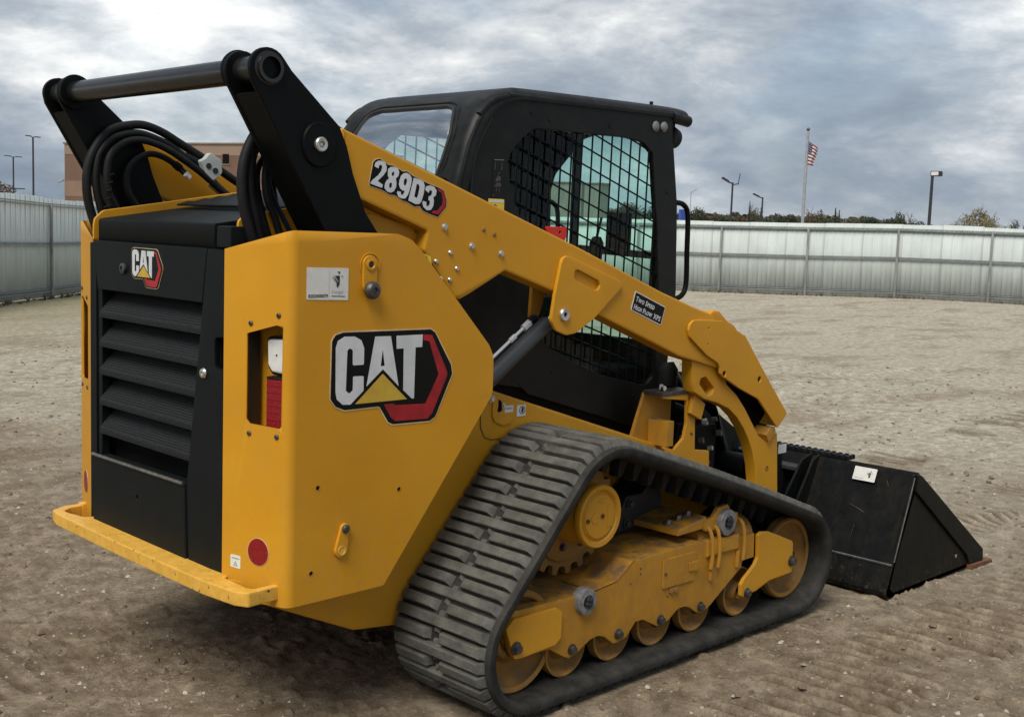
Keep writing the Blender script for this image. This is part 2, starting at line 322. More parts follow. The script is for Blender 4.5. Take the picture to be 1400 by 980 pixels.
def bend_plate(name, outline, holes, path, axis, thick, mat, parent=None, edge=None, side=1):
    """flat sheet (u, v) bent along a 2-D path; axis 'z' keeps v vertical, axis 'y' runs v across. edge=(flat half width, radius) rolls the rims over"""
    me = plate_mesh(outline, -0.0005, 0.0005, holes, 0.0, 'z')
    bm = bmesh.new(); bm.from_mesh(me)
    bmesh.ops.delete(bm, geom=[f for f in bm.faces if f.normal.z < 0.5], context='FACES')
    bmesh.ops.delete(bm, geom=[v for v in bm.verts if not v.link_faces], context='VERTS')
    cum = [0.0]
    for a, b in zip(path, path[1:]): cum.append(cum[-1]+(Vector(b)-Vector(a)).length)
    cuts = [(c, 0) for c in cum[1:-1]]
    if edge:
        h, r = edge
        for k in range(7): cuts += [(sg*(h+r*k/6*math.pi/2), 1) for sg in (-1, 1)]
    for c, ax in cuts:
        co = (c, 0, 0) if ax == 0 else (0, c, 0); no = (1, 0, 0) if ax == 0 else (0, 1, 0)
        bmesh.ops.bisect_plane(bm, geom=bm.verts[:]+bm.edges[:]+bm.faces[:], plane_co=co, plane_no=no, dist=1e-6)
    P = [Vector(p) for p in path]
    def at(u):
        i = 0
        while i < len(cum)-2 and u > cum[i+1]: i += 1
        t = (u-cum[i])/(cum[i+1]-cum[i]); p = P[i].lerp(P[i+1], t)
        def nr(j):
            d = (P[min(j+1, len(P)-1)]-P[max(j-1, 0)]).normalized(); return Vector((-d.y, d.x))
        n = nr(i).lerp(nr(i+1), min(max(t, 0), 1)).normalized()
        return p, n*side
    for v in bm.verts:
        p, n = at(v.co.x); w = v.co.y; off = 0.0
        if edge and abs(w) > edge[0]:
            e = min(abs(w)-edge[0], edge[1]*math.pi/2); a = e/edge[1]
            off = -edge[1]*(1-math.cos(a)) - max(0, abs(w)-edge[0]-edge[1]*math.pi/2)
            w = math.copysign(edge[0]+edge[1]*math.sin(a), w)
        q = p+n*off
        v.co = (q.x, q.y, w) if axis == 'z' else (q.x, w, q.y)
    bmesh.ops.recalc_face_normals(bm, faces=bm.faces)
    # face normals should point along +side
    f = bm.faces[:][0]; p, n = at(0.01)
    bm.to_mesh(me); bm.free()
    o = finish(name, me, mat, parent, angle=42)
    sol = o.modifiers.new('thickness', 'SOLIDIFY'); sol.thickness = thick; sol.offset = 0
    return weighted(o)
def text_obj(name, body, size, mat, parent, M, extrude=0.0006, bold=0.0, shear=0.0, sx=1.0, align='LEFT'):
    cu = bpy.data.curves.new(name, 'FONT'); cu.body = body; cu.size = size; cu.extrude = extrude; cu.offset = bold; cu.shear = shear; cu.align_x = align; cu.resolution_u = 3
    t = bpy.data.objects.new(name, cu); me = bpy.data.meshes.new_from_object(t); bpy.data.objects.remove(t); bpy.data.curves.remove(cu)
    me.transform(M @ Matrix.Diagonal((sx, 1, 1, 1))); me.materials.clear(); return finish(name, me, mat, parent, smooth=False)
def tag(o, label, cat, group=None, kind=None):
    if label: o['label'] = label
    if cat: o['category'] = cat
    if group: o['group'] = group
    if kind: o['kind'] = kind
    return o
def empty(name, loc=(0, 0, 0)):
    o = bpy.data.objects.new(name, None); COL.objects.link(o); o.location = loc; o.empty_display_size = 0.2; return o
def circle(cx, cy, r, n=16): return [(cx+r*math.cos(2*math.pi*k/n), cy+r*math.sin(2*math.pi*k/n)) for k in range(n)]

# ================================================================== GROUND
def vhash(ix, iy, seed):
    h = (ix.astype(np.int64)*374761393 + iy.astype(np.int64)*668265263 + seed*1442695041) & 0xffffffff
    h = ((h ^ (h >> 13))*1274126177) & 0xffffffff
    return ((h ^ (h >> 16)) & 0xffff)/65535.0
def vnoise(x, y, f, seed=0):
    x = x*f; y = y*f; ix = np.floor(x); iy = np.floor(y); fx = x-ix; fy = y-iy
    fx = fx*fx*(3-2*fx); fy = fy*fy*(3-2*fy)
    a = vhash(ix, iy, seed); b = vhash(ix+1, iy, seed); c = vhash(ix, iy+1, seed); d = vhash(ix+1, iy+1, seed)
    return (a*(1-fx)+b*fx)*(1-fy)+(c*(1-fx)+d*fx)*fy
def smooth(a, b, x): t = np.clip((x-a)/(b-a), 0, 1); return t*t*(3-2*t)
def ground_h(x, y, want_shade=False):
    """height of the dirt lot"""
    dm = np.maximum(np.abs(x-2.0)-2.2, 0)+np.maximum(np.abs(y)-1.15, 0)
    away = smooth(0.0, 0.8, dm)
    dist = np.hypot(x, y)
    groove_shade = np.zeros_like(x, dtype=float)
    h = 0.05*away*(vnoise(x, y, 0.35, 1)-0.5)*smooth(0, 6, dist)
    near = 1-smooth(9, 22, dist)
    h += near*(0.022*(vnoise(x, y, 1.6, 2)-0.5)*away + 0.010*(vnoise(x, y, 5, 3)-0.5)*(0.3+0.7*away))
    rough_ = 0.25+0.75*smooth(0.42, 0.62, vnoise(x, y, 0.9, 11))
    rb = np.abs(vnoise(x, y, 13, 4)-0.5)*2; h0 = h.copy()
    h += near*rough_*(0.005*(vnoise(x, y, 11, 5)-0.5)+0.005*(1-rb)*vnoise(x, y, 3, 6)+0.006*(vnoise(x, y, 27, 7)-0.5)+0.008*(vnoise(x, y, 52, 8)-0.5))
    # clods left of and behind the machine, and where it turned
    cl = smooth(0.62, 0.72, vnoise(x, y, 10, 21))*smooth(0.50, 0.66, vnoise(x, y, 1.3, 22))
    h += near*cl*0.022*vnoise(x, y, 40, 23)**1.5
    # tread prints: grooves left by the lugs along earlier passes
    for (y0, y1, xa, xb, pitch, depth, slope, ph, seed) in ((-1.76,-1.24,1.1,9,0.091,0.026,0.0,0.0,31), (-0.95,-0.40,4.2,12,0.091,0.011,0.05,0.1,33), (0.15,0.62,4.3,12,0.091,0.009,0.05,0.6,34), (-0.3,0.2,-4,-0.5,0.091,0.010,-0.22,0.4,35), (0.55,1.05,-4,0.0,0.091,0.009,-0.1,0.2,36), (0.35, 0.9, -4, 0.35, 0.091, 0.010, 0.05, 0.2, 37), (-3.2,-2.7,1.5,9,0.091,0.011,0.06,0.1,38)):
        yy = y-slope*(x-2)
        band = smooth(y0, y0+0.03, yy)*(1-smooth(y1-0.03, y1, yy))*smooth(xa, xa+0.3, x)*(1-smooth(xb-1, xb, x))
        patch = smooth(0.60, 0.72, vnoise(x+0.3*y, y, 1.7, seed)); pn = 0.30*(vnoise(x, y, 6, seed)-0.5)
        for (cx, cy, cr) in ((1.50,-1.50,0.30),(1.78,-1.36,0.22),(2.02,-1.58,0.25),(2.45,-1.38,0.25),(3.1,-1.45,0.30),(3.9,-1.38,0.35),(4.9,-0.75,0.6),(-1.1,0.1,0.5),(-0.75,0.7,0.4),(5.2,0.4,0.7)):
            patch = np.maximum(patch, 1-smooth(cr*0.6, cr, np.hypot(x-cx, y-cy)+pn))
        wob = 0.02*(vnoise(x, y, 3, seed+9)-0.5)
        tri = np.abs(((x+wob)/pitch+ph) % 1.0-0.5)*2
        floor_ = 1-smooth(0.30, 0.62, tri); groove_shade = np.maximum(groove_shade, band*patch*floor_)  # mask of groove floors, darkened later as painted shade
        k_ = band*patch*(0.75 if depth < 0.015 else 1.0); h = h*(1-0.8*k_)+h0*0.8*k_; h += band*patch*depth*1.35*(smooth(0.36, 0.64, tri)-0.55)*(0.75+0.5*vnoise(x, y, 9, seed+3))
    # tyre ruts crossing the lot
    for (ax, ay, ddx, ddy, wd, dp, seed) in ((-0.5, 2.4, 0.80, 0.60, 0.14, 0.030, 51), (-1.0, 0.9, 0.96, -0.28, 0.12, 0.026, 52), (-0.9, 1.25, 0.96, -0.28, 0.12, 0.022, 53), (5.0, 1.6, 0.62, -0.78, 0.16, 0.030, 54), (8.0, 3.2, 0.70, -0.71, 0.2, 0.035, 55), (3.0, 5.0, 0.97, -0.2, 0.2, 0.035, 56)):
        dd = (x-ax)*(-ddy)+(y-ay)*ddx+0.18*(vnoise(x, y, 0.5, seed)-0.5); k_ = smooth(0.35, 0.6, vnoise(x, y, 0.8, seed+5))
        h += near*away*k_*dp*(-np.exp(-(dd/wd)**4)+0.55*np.exp(-((np.abs(dd)-wd*1.35)/(wd*0.35))**2)*(0.4+0.9*vnoise(x, y, 14, seed+7)))
    # gentle fall towards the left-hand fence, slight rise to the right-hand one
    h += -0.14*smooth(10, 24, y)*(1-smooth(10, 22, x)) + 0.08*smooth(14, 30, x)*(1-smooth(10, 18, y))
    h -= 0.006*(1-away)
    # soil squeezed up along the track and bucket edges
    e = np.exp(-((np.abs(y)-1.045)/0.035)**2)*smooth(0.6, 0.8, x)*(1-smooth(2.55, 2.75, x))
    h += e*(0.002+0.024*vnoise(x, y, 16, 41)*vnoise(x, y, 5, 42))
    if want_shade: return h, np.clip(groove_shade, 0, 1)
    return h
def graded(lo, a, b, hi, step, g):
    c = list(np.arange(a, b, step)); st = step; v = b; up = []
    while v < hi: up.append(v); st *= g; v += st
    up.append(hi); st = step; v = a-step; dn = []
    while v > lo: dn.append(v); st *= g; v -= st
    dn.append(lo)
    return np.array(sorted(dn)+c+up)
gx = graded(-1500, -0.9, 4.8, 3000, 0.0105, 1.028); gy = graded(-1500, -2.2, 2.2, 3000, 0.017, 1.028)
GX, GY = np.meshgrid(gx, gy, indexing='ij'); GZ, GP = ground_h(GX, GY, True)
nv = GX.size; co = np.stack([GX, GY, GZ], -1).reshape(-1, 3)
nx, ny = len(gx), len(gy); ii = (np.arange(nx-1)[:, None]*ny+np.arange(ny-1)[None, :]).ravel()
quads = np.stack([ii, ii+ny, ii+ny+1, ii+1], -1)
gm = bpy.data.meshes.new('ground'); gm.vertices.add(nv); gm.vertices.foreach_set('co', co.ravel()); gm.loops.add(quads.size); gm.loops.foreach_set('vertex_index', quads.ravel().astype(np.int32))
gm.polygons.add(len(quads)); gm.polygons.foreach_set('loop_start', np.arange(0, quads.size, 4, dtype=np.int32)); gm.polygons.foreach_set('loop_total', np.full(len(quads), 4, dtype=np.int32)); gm.update(calc_edges=True)
at_ = gm.attributes.new('groove_shade', 'FLOAT', 'POINT'); at_.data.foreach_set('value', GP.reshape(-1).astype(np.float32))
def ground_material():
    mt, nt, b = new_mat('dirt'); N = nt.nodes; L = nt.links
    g = N.new('ShaderNodeNewGeometry')
    def nz(scale, detail, rough=0.6, off=(0, 0, 0), st=(1, 1, 1)):
        mp = N.new('ShaderNodeMapping'); mp.inputs['Location'].default_value = off; mp.inputs['Scale'].default_value = st; L.new(g.outputs['Position'], mp.inputs[0])
        n = N.new('ShaderNodeTexNoise'); n.inputs['Scale'].default_value = scale; n.inputs['Detail'].default_value = detail; n.inputs['Roughness'].default_value = rough; L.new(mp.outputs[0], n.inputs['Vector']); return n.outputs[0]
    def ramp(src, stops):
        r = N.new('ShaderNodeValToRGB'); e = r.color_ramp.elements
        while len(e) < len(stops): e.new(0.5)
        for x, (p, c) in zip(e, stops): x.position = p; x.color = (*c, 1)
        L.new(src, r.inputs[0]); return r.outputs[0]
    def mixc(f, a, c, mode='MIX'):
        x = N.new('ShaderNodeMixRGB'); x.blend_type = mode
        if isinstance(f, float): x.inputs[0].default_value = f
        else: L.new(f, x.inputs[0])
        L.new(a, x.inputs[1]); L.new(c, x.inputs[2]); return x.outputs[0]
    def mth(op, a, c):
        x = N.new('ShaderNodeMath'); x.operation = op; x.use_clamp = False
        for i, v in enumerate((a, c)):
            if isinstance(v, (int, float)): x.inputs[i].default_value = v
            else: L.new(v, x.inputs[i])
        return x.outputs[0]
    damp = ramp(nz(9, 8, 0.68), [(0.30, (0.145, 0.110, 0.074)), (0.5, (0.250, 0.197, 0.138)), (0.70, (0.40, 0.333, 0.245))])
    dry = ramp(nz(11, 9, 0.72, (5, 3, 0)), [(0.32, (0.25, 0.215, 0.162)), (0.5, (0.405, 0.362, 0.287)), (0.66, (0.58, 0.535, 0.445))])
    # pale gravelly ground further out, damp brown earth round the machine
    sp = N.new('ShaderNodeSeparateXYZ'); L.new(g.outputs['Position'], sp.inputs[0])
    far = mth('ADD', mth('MULTIPLY', sp.outputs[0], 0.105), mth('MULTIPLY', sp.outputs[1], 0.075))
    f = mth('ADD', far, mth('MULTIPLY', mth('SUBTRACT', nz(0.55, 5, 0.6, (2, 9, 0)), 0.5), 0.9))
    fr = N.new('ShaderNodeMapRange'); fr.interpolation_type = 'SMOOTHSTEP'; fr.inputs[1].default_value = 0.12; fr.inputs[2].default_value = 0.95; L.new(f, fr.inputs[0])
    col = mixc(fr.outputs[0], damp, dry)
    # streaks of darker tracked soil and straw-coloured dry patches across the lot
    st = ramp(nz(0.8, 7, 0.65, (1, 1, 0), (0.8, 1.6, 1)), [(0.38, (0.66, 0.60, 0.54)), (0.50, (1, 1, 1))])
    col = mixc(0.75, col, st, 'MULTIPLY')
    gr = ramp(nz(0.22, 4, 0.6, (8, 2, 0)), [(0.50, (0, 0, 0)), (0.64, (1, 1, 1))])
    gcol = ramp(nz(14, 6, 0.7, (3, 8, 0)), [(0.35, (0.16, 0.15, 0.075)), (0.65, (0.36, 0.31, 0.19))])
    fl = N.new('ShaderNodeMapRange'); fl.inputs[1].default_value = 8; fl.inputs[2].default_value = 17; L.new(sp.outputs[1], fl.inputs[0])
    fx_ = N.new('ShaderNodeMapRange'); fx_.inputs[1].default_value = 14; fx_.inputs[2].default_value = 8; L.new(sp.outputs[0], fx_.inputs[0])
    col = mixc(mth('MULTIPLY', mth('MULTIPLY', fl.outputs[0], fx_.outputs[0]), 0.75), col, gcol)
    # gravel specks
    v = N.new('ShaderNodeTexVoronoi'); v.inputs['Scale'].default_value = 34; L.new(g.outputs['Position'], v.inputs['Vector'])
    spk = ramp(v.outputs['Distance'], [(0.10, (1, 1, 1)), (0.24, (0, 0, 0))])
    spn = ramp(nz(6, 3, 0.6, (1, 4, 2)), [(0.44, (0, 0, 0)), (0.56, (1, 1, 1))])
    sc_ = N.new('ShaderNodeRGB'); sc_.outputs[0].default_value = (0.46, 0.41, 0.34, 1)
    col = mixc(mth('MULTIPLY', mth('MULTIPLY', spk, spn), 0.8), col, sc_.outputs[0])
    fs = ramp(nz(70, 7, 0.8), [(0.33, (0.30, 0.29, 0.28)), (0.46, (0.92, 0.92, 0.92)), (0.58, (1.05, 1.05, 1.04)), (0.70, (1.6, 1.57, 1.5))])
    col = mixc(0.85, col, fs, 'MULTIPLY')
    # lug prints: shade of the grooves put into the soil colour
    pa = N.new('ShaderNodeAttribute'); pa.attribute_name = 'groove_shade'
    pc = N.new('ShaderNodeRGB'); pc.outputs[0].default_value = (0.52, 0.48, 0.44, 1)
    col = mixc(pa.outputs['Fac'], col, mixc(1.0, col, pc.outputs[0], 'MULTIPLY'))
    L.new(col, b.inputs['Base Color']); b.inputs['Roughness'].default_value = 0.93; b.inputs['Specular IOR Level'].default_value = 0.12
    hgt = mth('ADD', mth('ADD', mth('MULTIPLY', nz(24, 8, 0.75), 1.1), mth('MULTIPLY', nz(7, 5, 0.6, (4, 4, 0)), 0.9)), mth('MULTIPLY', nz(80, 6, 0.75), 0.55))
    bp = N.new('ShaderNodeBump'); bp.inputs['Strength'].default_value = 1.0; bp.inputs['Distance'].default_value = 0.013; L.new(hgt, bp.inputs['Height']); L.new(bp.outputs[0], b.inputs['Normal'])
    return mt
GROUNDM = ground_material()
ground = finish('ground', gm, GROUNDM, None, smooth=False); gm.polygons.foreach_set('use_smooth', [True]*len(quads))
ground['kind'] = 'structure'

# loose gravel, clods and straw lying on the dirt (uncountable)
def scatter(name, n, shape, mat, zone, seed, size):
    rs = np.random.RandomState(seed); V = []; F = []; base = 0; sv, sf = shape
    sv = np.array(sv, float)
    xs, ys = zone(rs, n); hs = ground_h(xs, ys)
    for x, y, z in zip(xs, ys, hs):
        if 0.4 < x < 2.95 and abs(y) < 1.02: continue
        sc = size(rs); a = rs.rand()*6.283; c, s_ = math.cos(a), math.sin(a); j = 1+0.45*(rs.rand(*sv.shape)-0.5)
        p = sv*j*sc; q = np.empty_like(p); q[:, 0] = p[:, 0]*c-p[:, 1]*s_+x; q[:, 1] = p[:, 0]*s_+p[:, 1]*c+y; q[:, 2] = p[:, 2]+z
        V.append(q); F += [tuple(i+base for i in f) for f in sf]; base += len(sv)
    me = bpy.data.meshes.new(name); me.from_pydata(np.concatenate(V).tolist(), [], F); o = finish(name, me, mat, None, smooth=False); o['kind'] = 'stuff'; return o
ROCK = ([(1,0,0),(0.3,0.9,0.05),(-0.8,0.6,0),(-0.9,-0.5,0.05),(0.2,-0.9,0),(0.5,0.1,0.62),(-0.35,0.25,0.7),(-0.2,-0.45,0.55)], [(0,1,5),(1,6,5),(1,2,6),(2,3,6),(3,7,6),(3,4,7),(4,0,5),(4,5,7),(5,6,7)])
def zone_near(rs, n):
    r = 1.7+rs.rand(n)**1.5*14; a = np.radians(-18+rs.rand(n)*126); return -1.8+r*np.cos(a), -3.5+r*np.sin(a)
STONE = paint('gravel', (0.18, 0.15, 0.115), (0.50, 0.455, 0.385), rough=0.85, scale=19, detail=2, bump=0.3, bscale=120)
CLOD = paint('soil_clod', (0.10, 0.074, 0.050), (0.21, 0.162, 0.115), rough=0.95, scale=14, bump=0.5, bscale=120)
STRAW = paint('straw', (0.42, 0.34, 0.20), (0.60, 0.50, 0.32), rough=0.8, scale=20)
tagk = lambda o, l: o
gv = scatter('gravel', 15000, ROCK, STONE, zone_near, 1, lambda rs: 0.0025+0.0105*rs.rand()**4.0)
cd = scatter('soil_clods', 15000, ROCK, CLOD, zone_near, 2, lambda rs: 0.004+0.017*rs.rand()**3.2)
sw = scatter('straw', 2600, ([(-1,0.03,0.06),(-1,-0.03,0.06),(0,-0.035,0.16),(0,0.035,0.16),(1,0.03,0.05),(1,-0.03,0.05)], [(0,1,2,3),(3,2,5,4)]), STRAW, zone_near, 3, lambda rs: 0.008+0.028*rs.rand()**2.5)

# ================================================================== FENCES
GALV = paint('galvanised_rail', (0.20, 0.205, 0.205), (0.29, 0.295, 0.29), rough=0.5, scale=3, metal=0.25)
def sheet_material():
    mt, nt, b = new_mat('corrugated_sheet'); N = nt.nodes; L = nt.links
    g = N.new('ShaderNodeNewGeometry'); mp = N.new('ShaderNodeMapping'); mp.inputs['Scale'].default_value = (1.2, 1.2, 0.6); L.new(g.outputs['Position'], mp.inputs[0])
    n = N.new('ShaderNodeTexNoise'); n.inputs['Scale'].default_value = 2.2; n.inputs['Detail'].default_value = 6; L.new(mp.outputs[0], n.inputs['Vector'])
    r = N.new('ShaderNodeValToRGB'); r.color_ramp.elements[0].position = 0.3; r.color_ramp.elements[1].position = 0.7
    r.color_ramp.elements[0].color = (0.45, 0.495, 0.48, 1); r.color_ramp.elements[1].color = (0.54, 0.59, 0.57, 1); L.new(n.outputs[0], r.inputs[0])
    L.new(r.outputs[0], b.inputs['Base Color']); b.inputs['Roughness'].default_value = 0.6; b.inputs['Specular IOR Level'].default_value = 0.25; return mt
SHEET = sheet_material()
def fence(name, A, D, count, spacing, face, label):
    """posts, three rails and ribbed sheets; D runs along the fence, face is the side (+1/-1) the posts stand on"""
    root = tag(empty(name, (A[0], A[1], float(ground_h(np.array([A[0]]), np.array([A[1]]))[0]))), label, 'fence')
    D = Vector((D[0], D[1], 0)).normalized(); Nn = Vector((-D.y, D.x, 0))*face
    base = Vector((A[0], A[1], 0)); H = 1.95
    def gz(t): p = base+D*t; return float(ground_h(np.array([p.x]), np.array([p.y]))[0])
    rl = Vector(root.location)
    for i in range(count+1):
        t = i*spacing; p = base+D*t; z = gz(t)
        def mk():
            bm = bmesh.new(); box_bm(bm, -0.028, 0.028, -0.030, 0.030, -0.12, H-0.13, 0.006); me = bpy.data.meshes.new('post'); bm.to_mesh(me); bm.free(); return me
        o = shared('post', 'fence_post', mk, GALV, root, p+Nn*0.075+Vector((0, 0, z))-rl, (0, 0, math.atan2(D.y, D.x)))
    for i in range(count):
        t0 = i*spacing; z0 = gz(t0); z1 = gz(t0+spacing); p0 = base+D*t0; p1 = base+D*(t0+spacing)
        for hh in (0.12, 1.02, H-0.17):
            a = p0+Nn*0.035+Vector((0, 0, z0+hh))-rl; b = p1+Nn*0.035+Vector((0, 0, z1+hh))-rl
            bm = bmesh.new()
            for dz, w in ((0.0, 0.030), (0.048, 0.016)):
                u = Nn*w; q = Vector((0, 0, 0.018 if dz else 0.026)); c = Vector((0, 0, dz))
                vs = [bm.verts.new(v) for v in (a+c-u, a+c+u, a+c+u+q, a+c-u+q, b+c-u, b+c+u, b+c+u+q, b+c-u+q)]
                for f in ((0,1,2,3),(7,6,5,4),(0,4,5,1),(1,5,6,2),(2,6,7,3),(3,7,4,0)): bm.faces.new([vs[k] for k in f])
            bmesh.ops.recalc_face_normals(bm, faces=bm.faces); bm_obj('rail', bm, GALV, root)
    # ribbed sheets, each about 0.85 m wide
    L_ = count*spacing; w = 1.0; n = int(L_/w)
    for i in range(n):
        t0 = i*w; jz = random.uniform(-0.012, 0.012); bm = bmesh.new(); ribs = 4; cols = []
        pr = []
        for k in range(ribs):
            u = t0+k*w/ribs; pr += [(u, 0.0), (u+0.007, 0.007), (u+0.022, 0.007), (u+0.029, 0.0), (u+0.120, 0.0), (u+0.126, 0.0025), (u+0.146, 0.0025), (u+0.152, 0.0)]
        pr.append((t0+w, 0.0))
        for u, d in pr:
            p = base+D*u-Nn*d*-1*-1-Nn*0.0; z = gz(u); q = p-rl
            cols.append([bm.verts.new((q.x, q.y, z-rl.z+0.02)), bm.verts.new((q.x, q.y, z-rl.z+H+jz))])
        for a, b in zip(cols, cols[1:]): bm.faces.new((a[0], b[0], b[1], a[1]))
        o = bm_obj('sheet', bm, SHEET, root, 20)
        sm_ = o.modifiers.new('thickness', 'SOLIDIFY'); sm_.thickness = 0.004; sm_.offset = 1
    return root
CORNER = (17.5, 29.9)
f1 = fence('metal_fence', (6.59-0.665*12.0, 17.7-0.747*12.0), (0.665, 0.747), 10, 2.84, -1, 'pale ribbed sheet-metal fence on the left side of the lot, running away behind the loader')
f2 = fence('metal_fence', (17.5, 29.9), (0.484, -0.875), 13, 2.32, -1, 'long pale ribbed sheet-metal fence along the back right of the lot below the flag')

# ================================================================== BEYOND THE FENCE
DARKP = paint('lamp_post_black', (0.02, 0.021, 0.024), (0.03, 0.031, 0.034), rough=0.5)
POLEG = paint('pole_grey', (0.30, 0.31, 0.33), (0.38, 0.39, 0.40), rough=0.4, metal=0.3)
def pole(name, x, y, h, r, mat, label, cat='lamp post', group=None):
    root = tag(empty(name, (x, y, 0)), label, cat, group)
    tube('shaft', [(0, 0, 0), (0, 0, h)], [r, r*0.75], mat, root, 12); return root
def shoebox(root, h, ang, mat, L=0.55, n=1, tilt=0.15):
    for k in range(n):
        a = ang+k*math.pi; d = Vector((math.cos(a), math.sin(a), 0))
        tube('arm', [(0, 0, h-0.05), (d.x*L*0.5, d.y*L*0.5, h+0.02)], 0.035, mat, root, 8)
        bm = bmesh.new(); box_bm(bm, 0, L*0.75, -0.12, 0.12, -0.04, 0.04, 0.02)
        M = Matrix.Translation((d.x*L*0.45, d.y*L*0.45, h+0.04)) @ Matrix.Rotation(a, 4, 'Z') @ Matrix.Rotation(-tilt, 4, 'Y')
        bmesh.ops.transform(bm, matrix=M, verts=bm.verts); bm_obj('lamp_head', bm, mat, root)
p = pole('lamp_post', 47.43, 30.8, 4.2, 0.060, DARKP, 'black lamp post with a raised angled head, left of the flagpole, taller of two'); shoebox(p, 4.2, 2.5, DARKP, 0.5, 1, 0.5)
tube('antenna', [(0.10, -0.25, 4.1), (0.14, -0.32, 4.65)], 0.02, DARKP, p, 6); tube('antenna_arm', [(0, 0, 4.08), (0.12, -0.28, 4.15)], 0.025, DARKP, p, 6)
p = pole('lamp_post', 60.79, 37.83, 4.0, 0.065, DARKP, 'smaller black lamp post just left of the flagpole above the fence'); shoebox(p, 4.0, 2.5, DARKP, 0.55, 1, 0.4)
p = pole('lamp_post', 43.16, 18.37, 4.25, 0.075, DARKP, 'black lamp post with a square flood head at the right, beyond the fence'); hd_ = box('lamp_head', (-0.08, 0.22), (-0.32, 0.06), (4.20, 4.40), DARKP, p, 0.03)
plate('lens', rc([(-0.28,4.23),(0.02,4.23),(0.02,4.37),(-0.28,4.37)], 0.03), -0.092, -0.08, WHITE, p, plane='x', bevel=0.002)
p = pole('light_mast', 44.62, 107.16, 8.4, 0.10, DARKP, 'tall thin light mast beyond the left fence, nearer the building', 'light mast'); shoebox(p, 8.4, 0.6, DARKP, 0.9, 2, 0.0)
p = pole('light_mast', 50.51, 126.36, 7.3, 0.10, DARKP, 'thin utility mast with two cross arms at the far left edge', 'light mast'); shoebox(p, 7.3, 0.5, DARKP, 1.1, 2, 0.0)
tube('cross_arm', [(-0.9, 0.8, 3.9), (0.9, -0.8, 3.9)], 0.06, DARKP, p, 6)
p = pole('utility_mast', 94.3, 68.37, 5.8, 0.045, POLEG, 'faint thin grey mast beside the cab handle, beyond the fence', 'mast'); tube('tip', [(0, 0, 5.7), (0.3, -0.5, 6.1)], 0.04, POLEG, p, 6)
fp = pole('flagpole', 49.33, 27.89, 6.75, 0.085, POLEG, 'tall pale flagpole beyond the back fence', 'flagpole')
lathe('finial', [(0,-0.09),(0.07,-0.05),(0.09,0),(0.07,0.05),(0,0.09)], (0, 0, 6.85), GUN, fp, 12, 'z')
# flag: 13 stripes and a canton, hanging in light wind
FR_ = paint('flag_red', (0.19, 0.02, 0.028), (0.24, 0.025, 0.035), rough=0.8, scale=3); FW_ = paint('flag_white', (0.52, 0.50, 0.50), (0.62, 0.60, 0.60), rough=0.8, scale=3); FB_ = paint('flag_blue', (0.02, 0.03, 0.09), (0.03, 0.04, 0.12), rough=0.8, scale=3)
flag = tag(empty('flag', (49.33, 27.89, 6.3)), 'striped red and white flag with a blue canton hanging from the flagpole', 'flag')
fd_ = Vector((0.70, -0.71, 0))
def fpt(u, v):        # u along the fly 0..1, v down 0..1
    w = 0.50*u; z = -1.15*v-0.30*u*(1-v)-0.04*u; off = 0.10*math.sin(u*7+v*2)*u
    w = w*(0.82+0.18*math.cos(v*3)); return Vector((fd_.x*(0.05+w)-fd_.y*off, fd_.y*(0.05+w)+fd_.x*off, z))
def fpatch(name, u0, u1, v0, v1, mat, side=0.0):
    bm = bmesh.new(); nu, nv_ = 10, 3; g = [[bm.verts.new(fpt(u0+(u1-u0)*i/nu, v0+(v1-v0)*j/nv_)) for j in range(nv_+1)] for i in range(nu+1)]
    for i in range(nu):
        for j in range(nv_): bm.faces.new((g[i][j], g[i+1][j], g[i+1][j+1], g[i][j+1]))
    bm_obj(name, bm, mat, flag, 180)
for k in range(13):
    v0, v1 = k/13, (k+1)/13; fpatch('stripe', 0.42 if k < 7 else 0.0, 1.0, v0, v1, FR_ if k % 2 == 0 else FW_)
fpatch('canton', 0, 0.42, 0, 7/13, FB_)
for i in range(4):
    for j in range(5):
        q = fpt(0.06+0.09*i, 0.06+0.10*j); 
        for sgn in (1, -1):
            n_ = Vector((-fd_.y, fd_.x, 0))*sgn*0.012
            bm = bmesh.new(); r_ = 0.024; vs = []
            for k in range(10):
                a = math.pi/2+k*math.pi/5; rr = r_ if k % 2 == 0 else r_*0.4; vs.append(bm.verts.new(q+n_+fd_*rr*math.cos(a)+Vector((0, 0, rr*math.sin(a)))))
            bm.faces.new(vs); bm_obj('star', bm, FW_, flag)
bs = tag(empty('blue_sign', (53.99, 38.79, 0)), 'tall blue sign panel glimpsed behind the cab grab handle', 'sign')
box('panel', (-0.22, 0.22), (-0.08, 0.08), (0.6, 3.0), paint('sign_blue', (0.02, 0.07, 0.35), (0.03, 0.09, 0.42), rough=0.4), bs, 0.02); tube('leg', [(0, 0, 0), (0, 0, 0.6)], 0.08, POLEG, bs, 8)

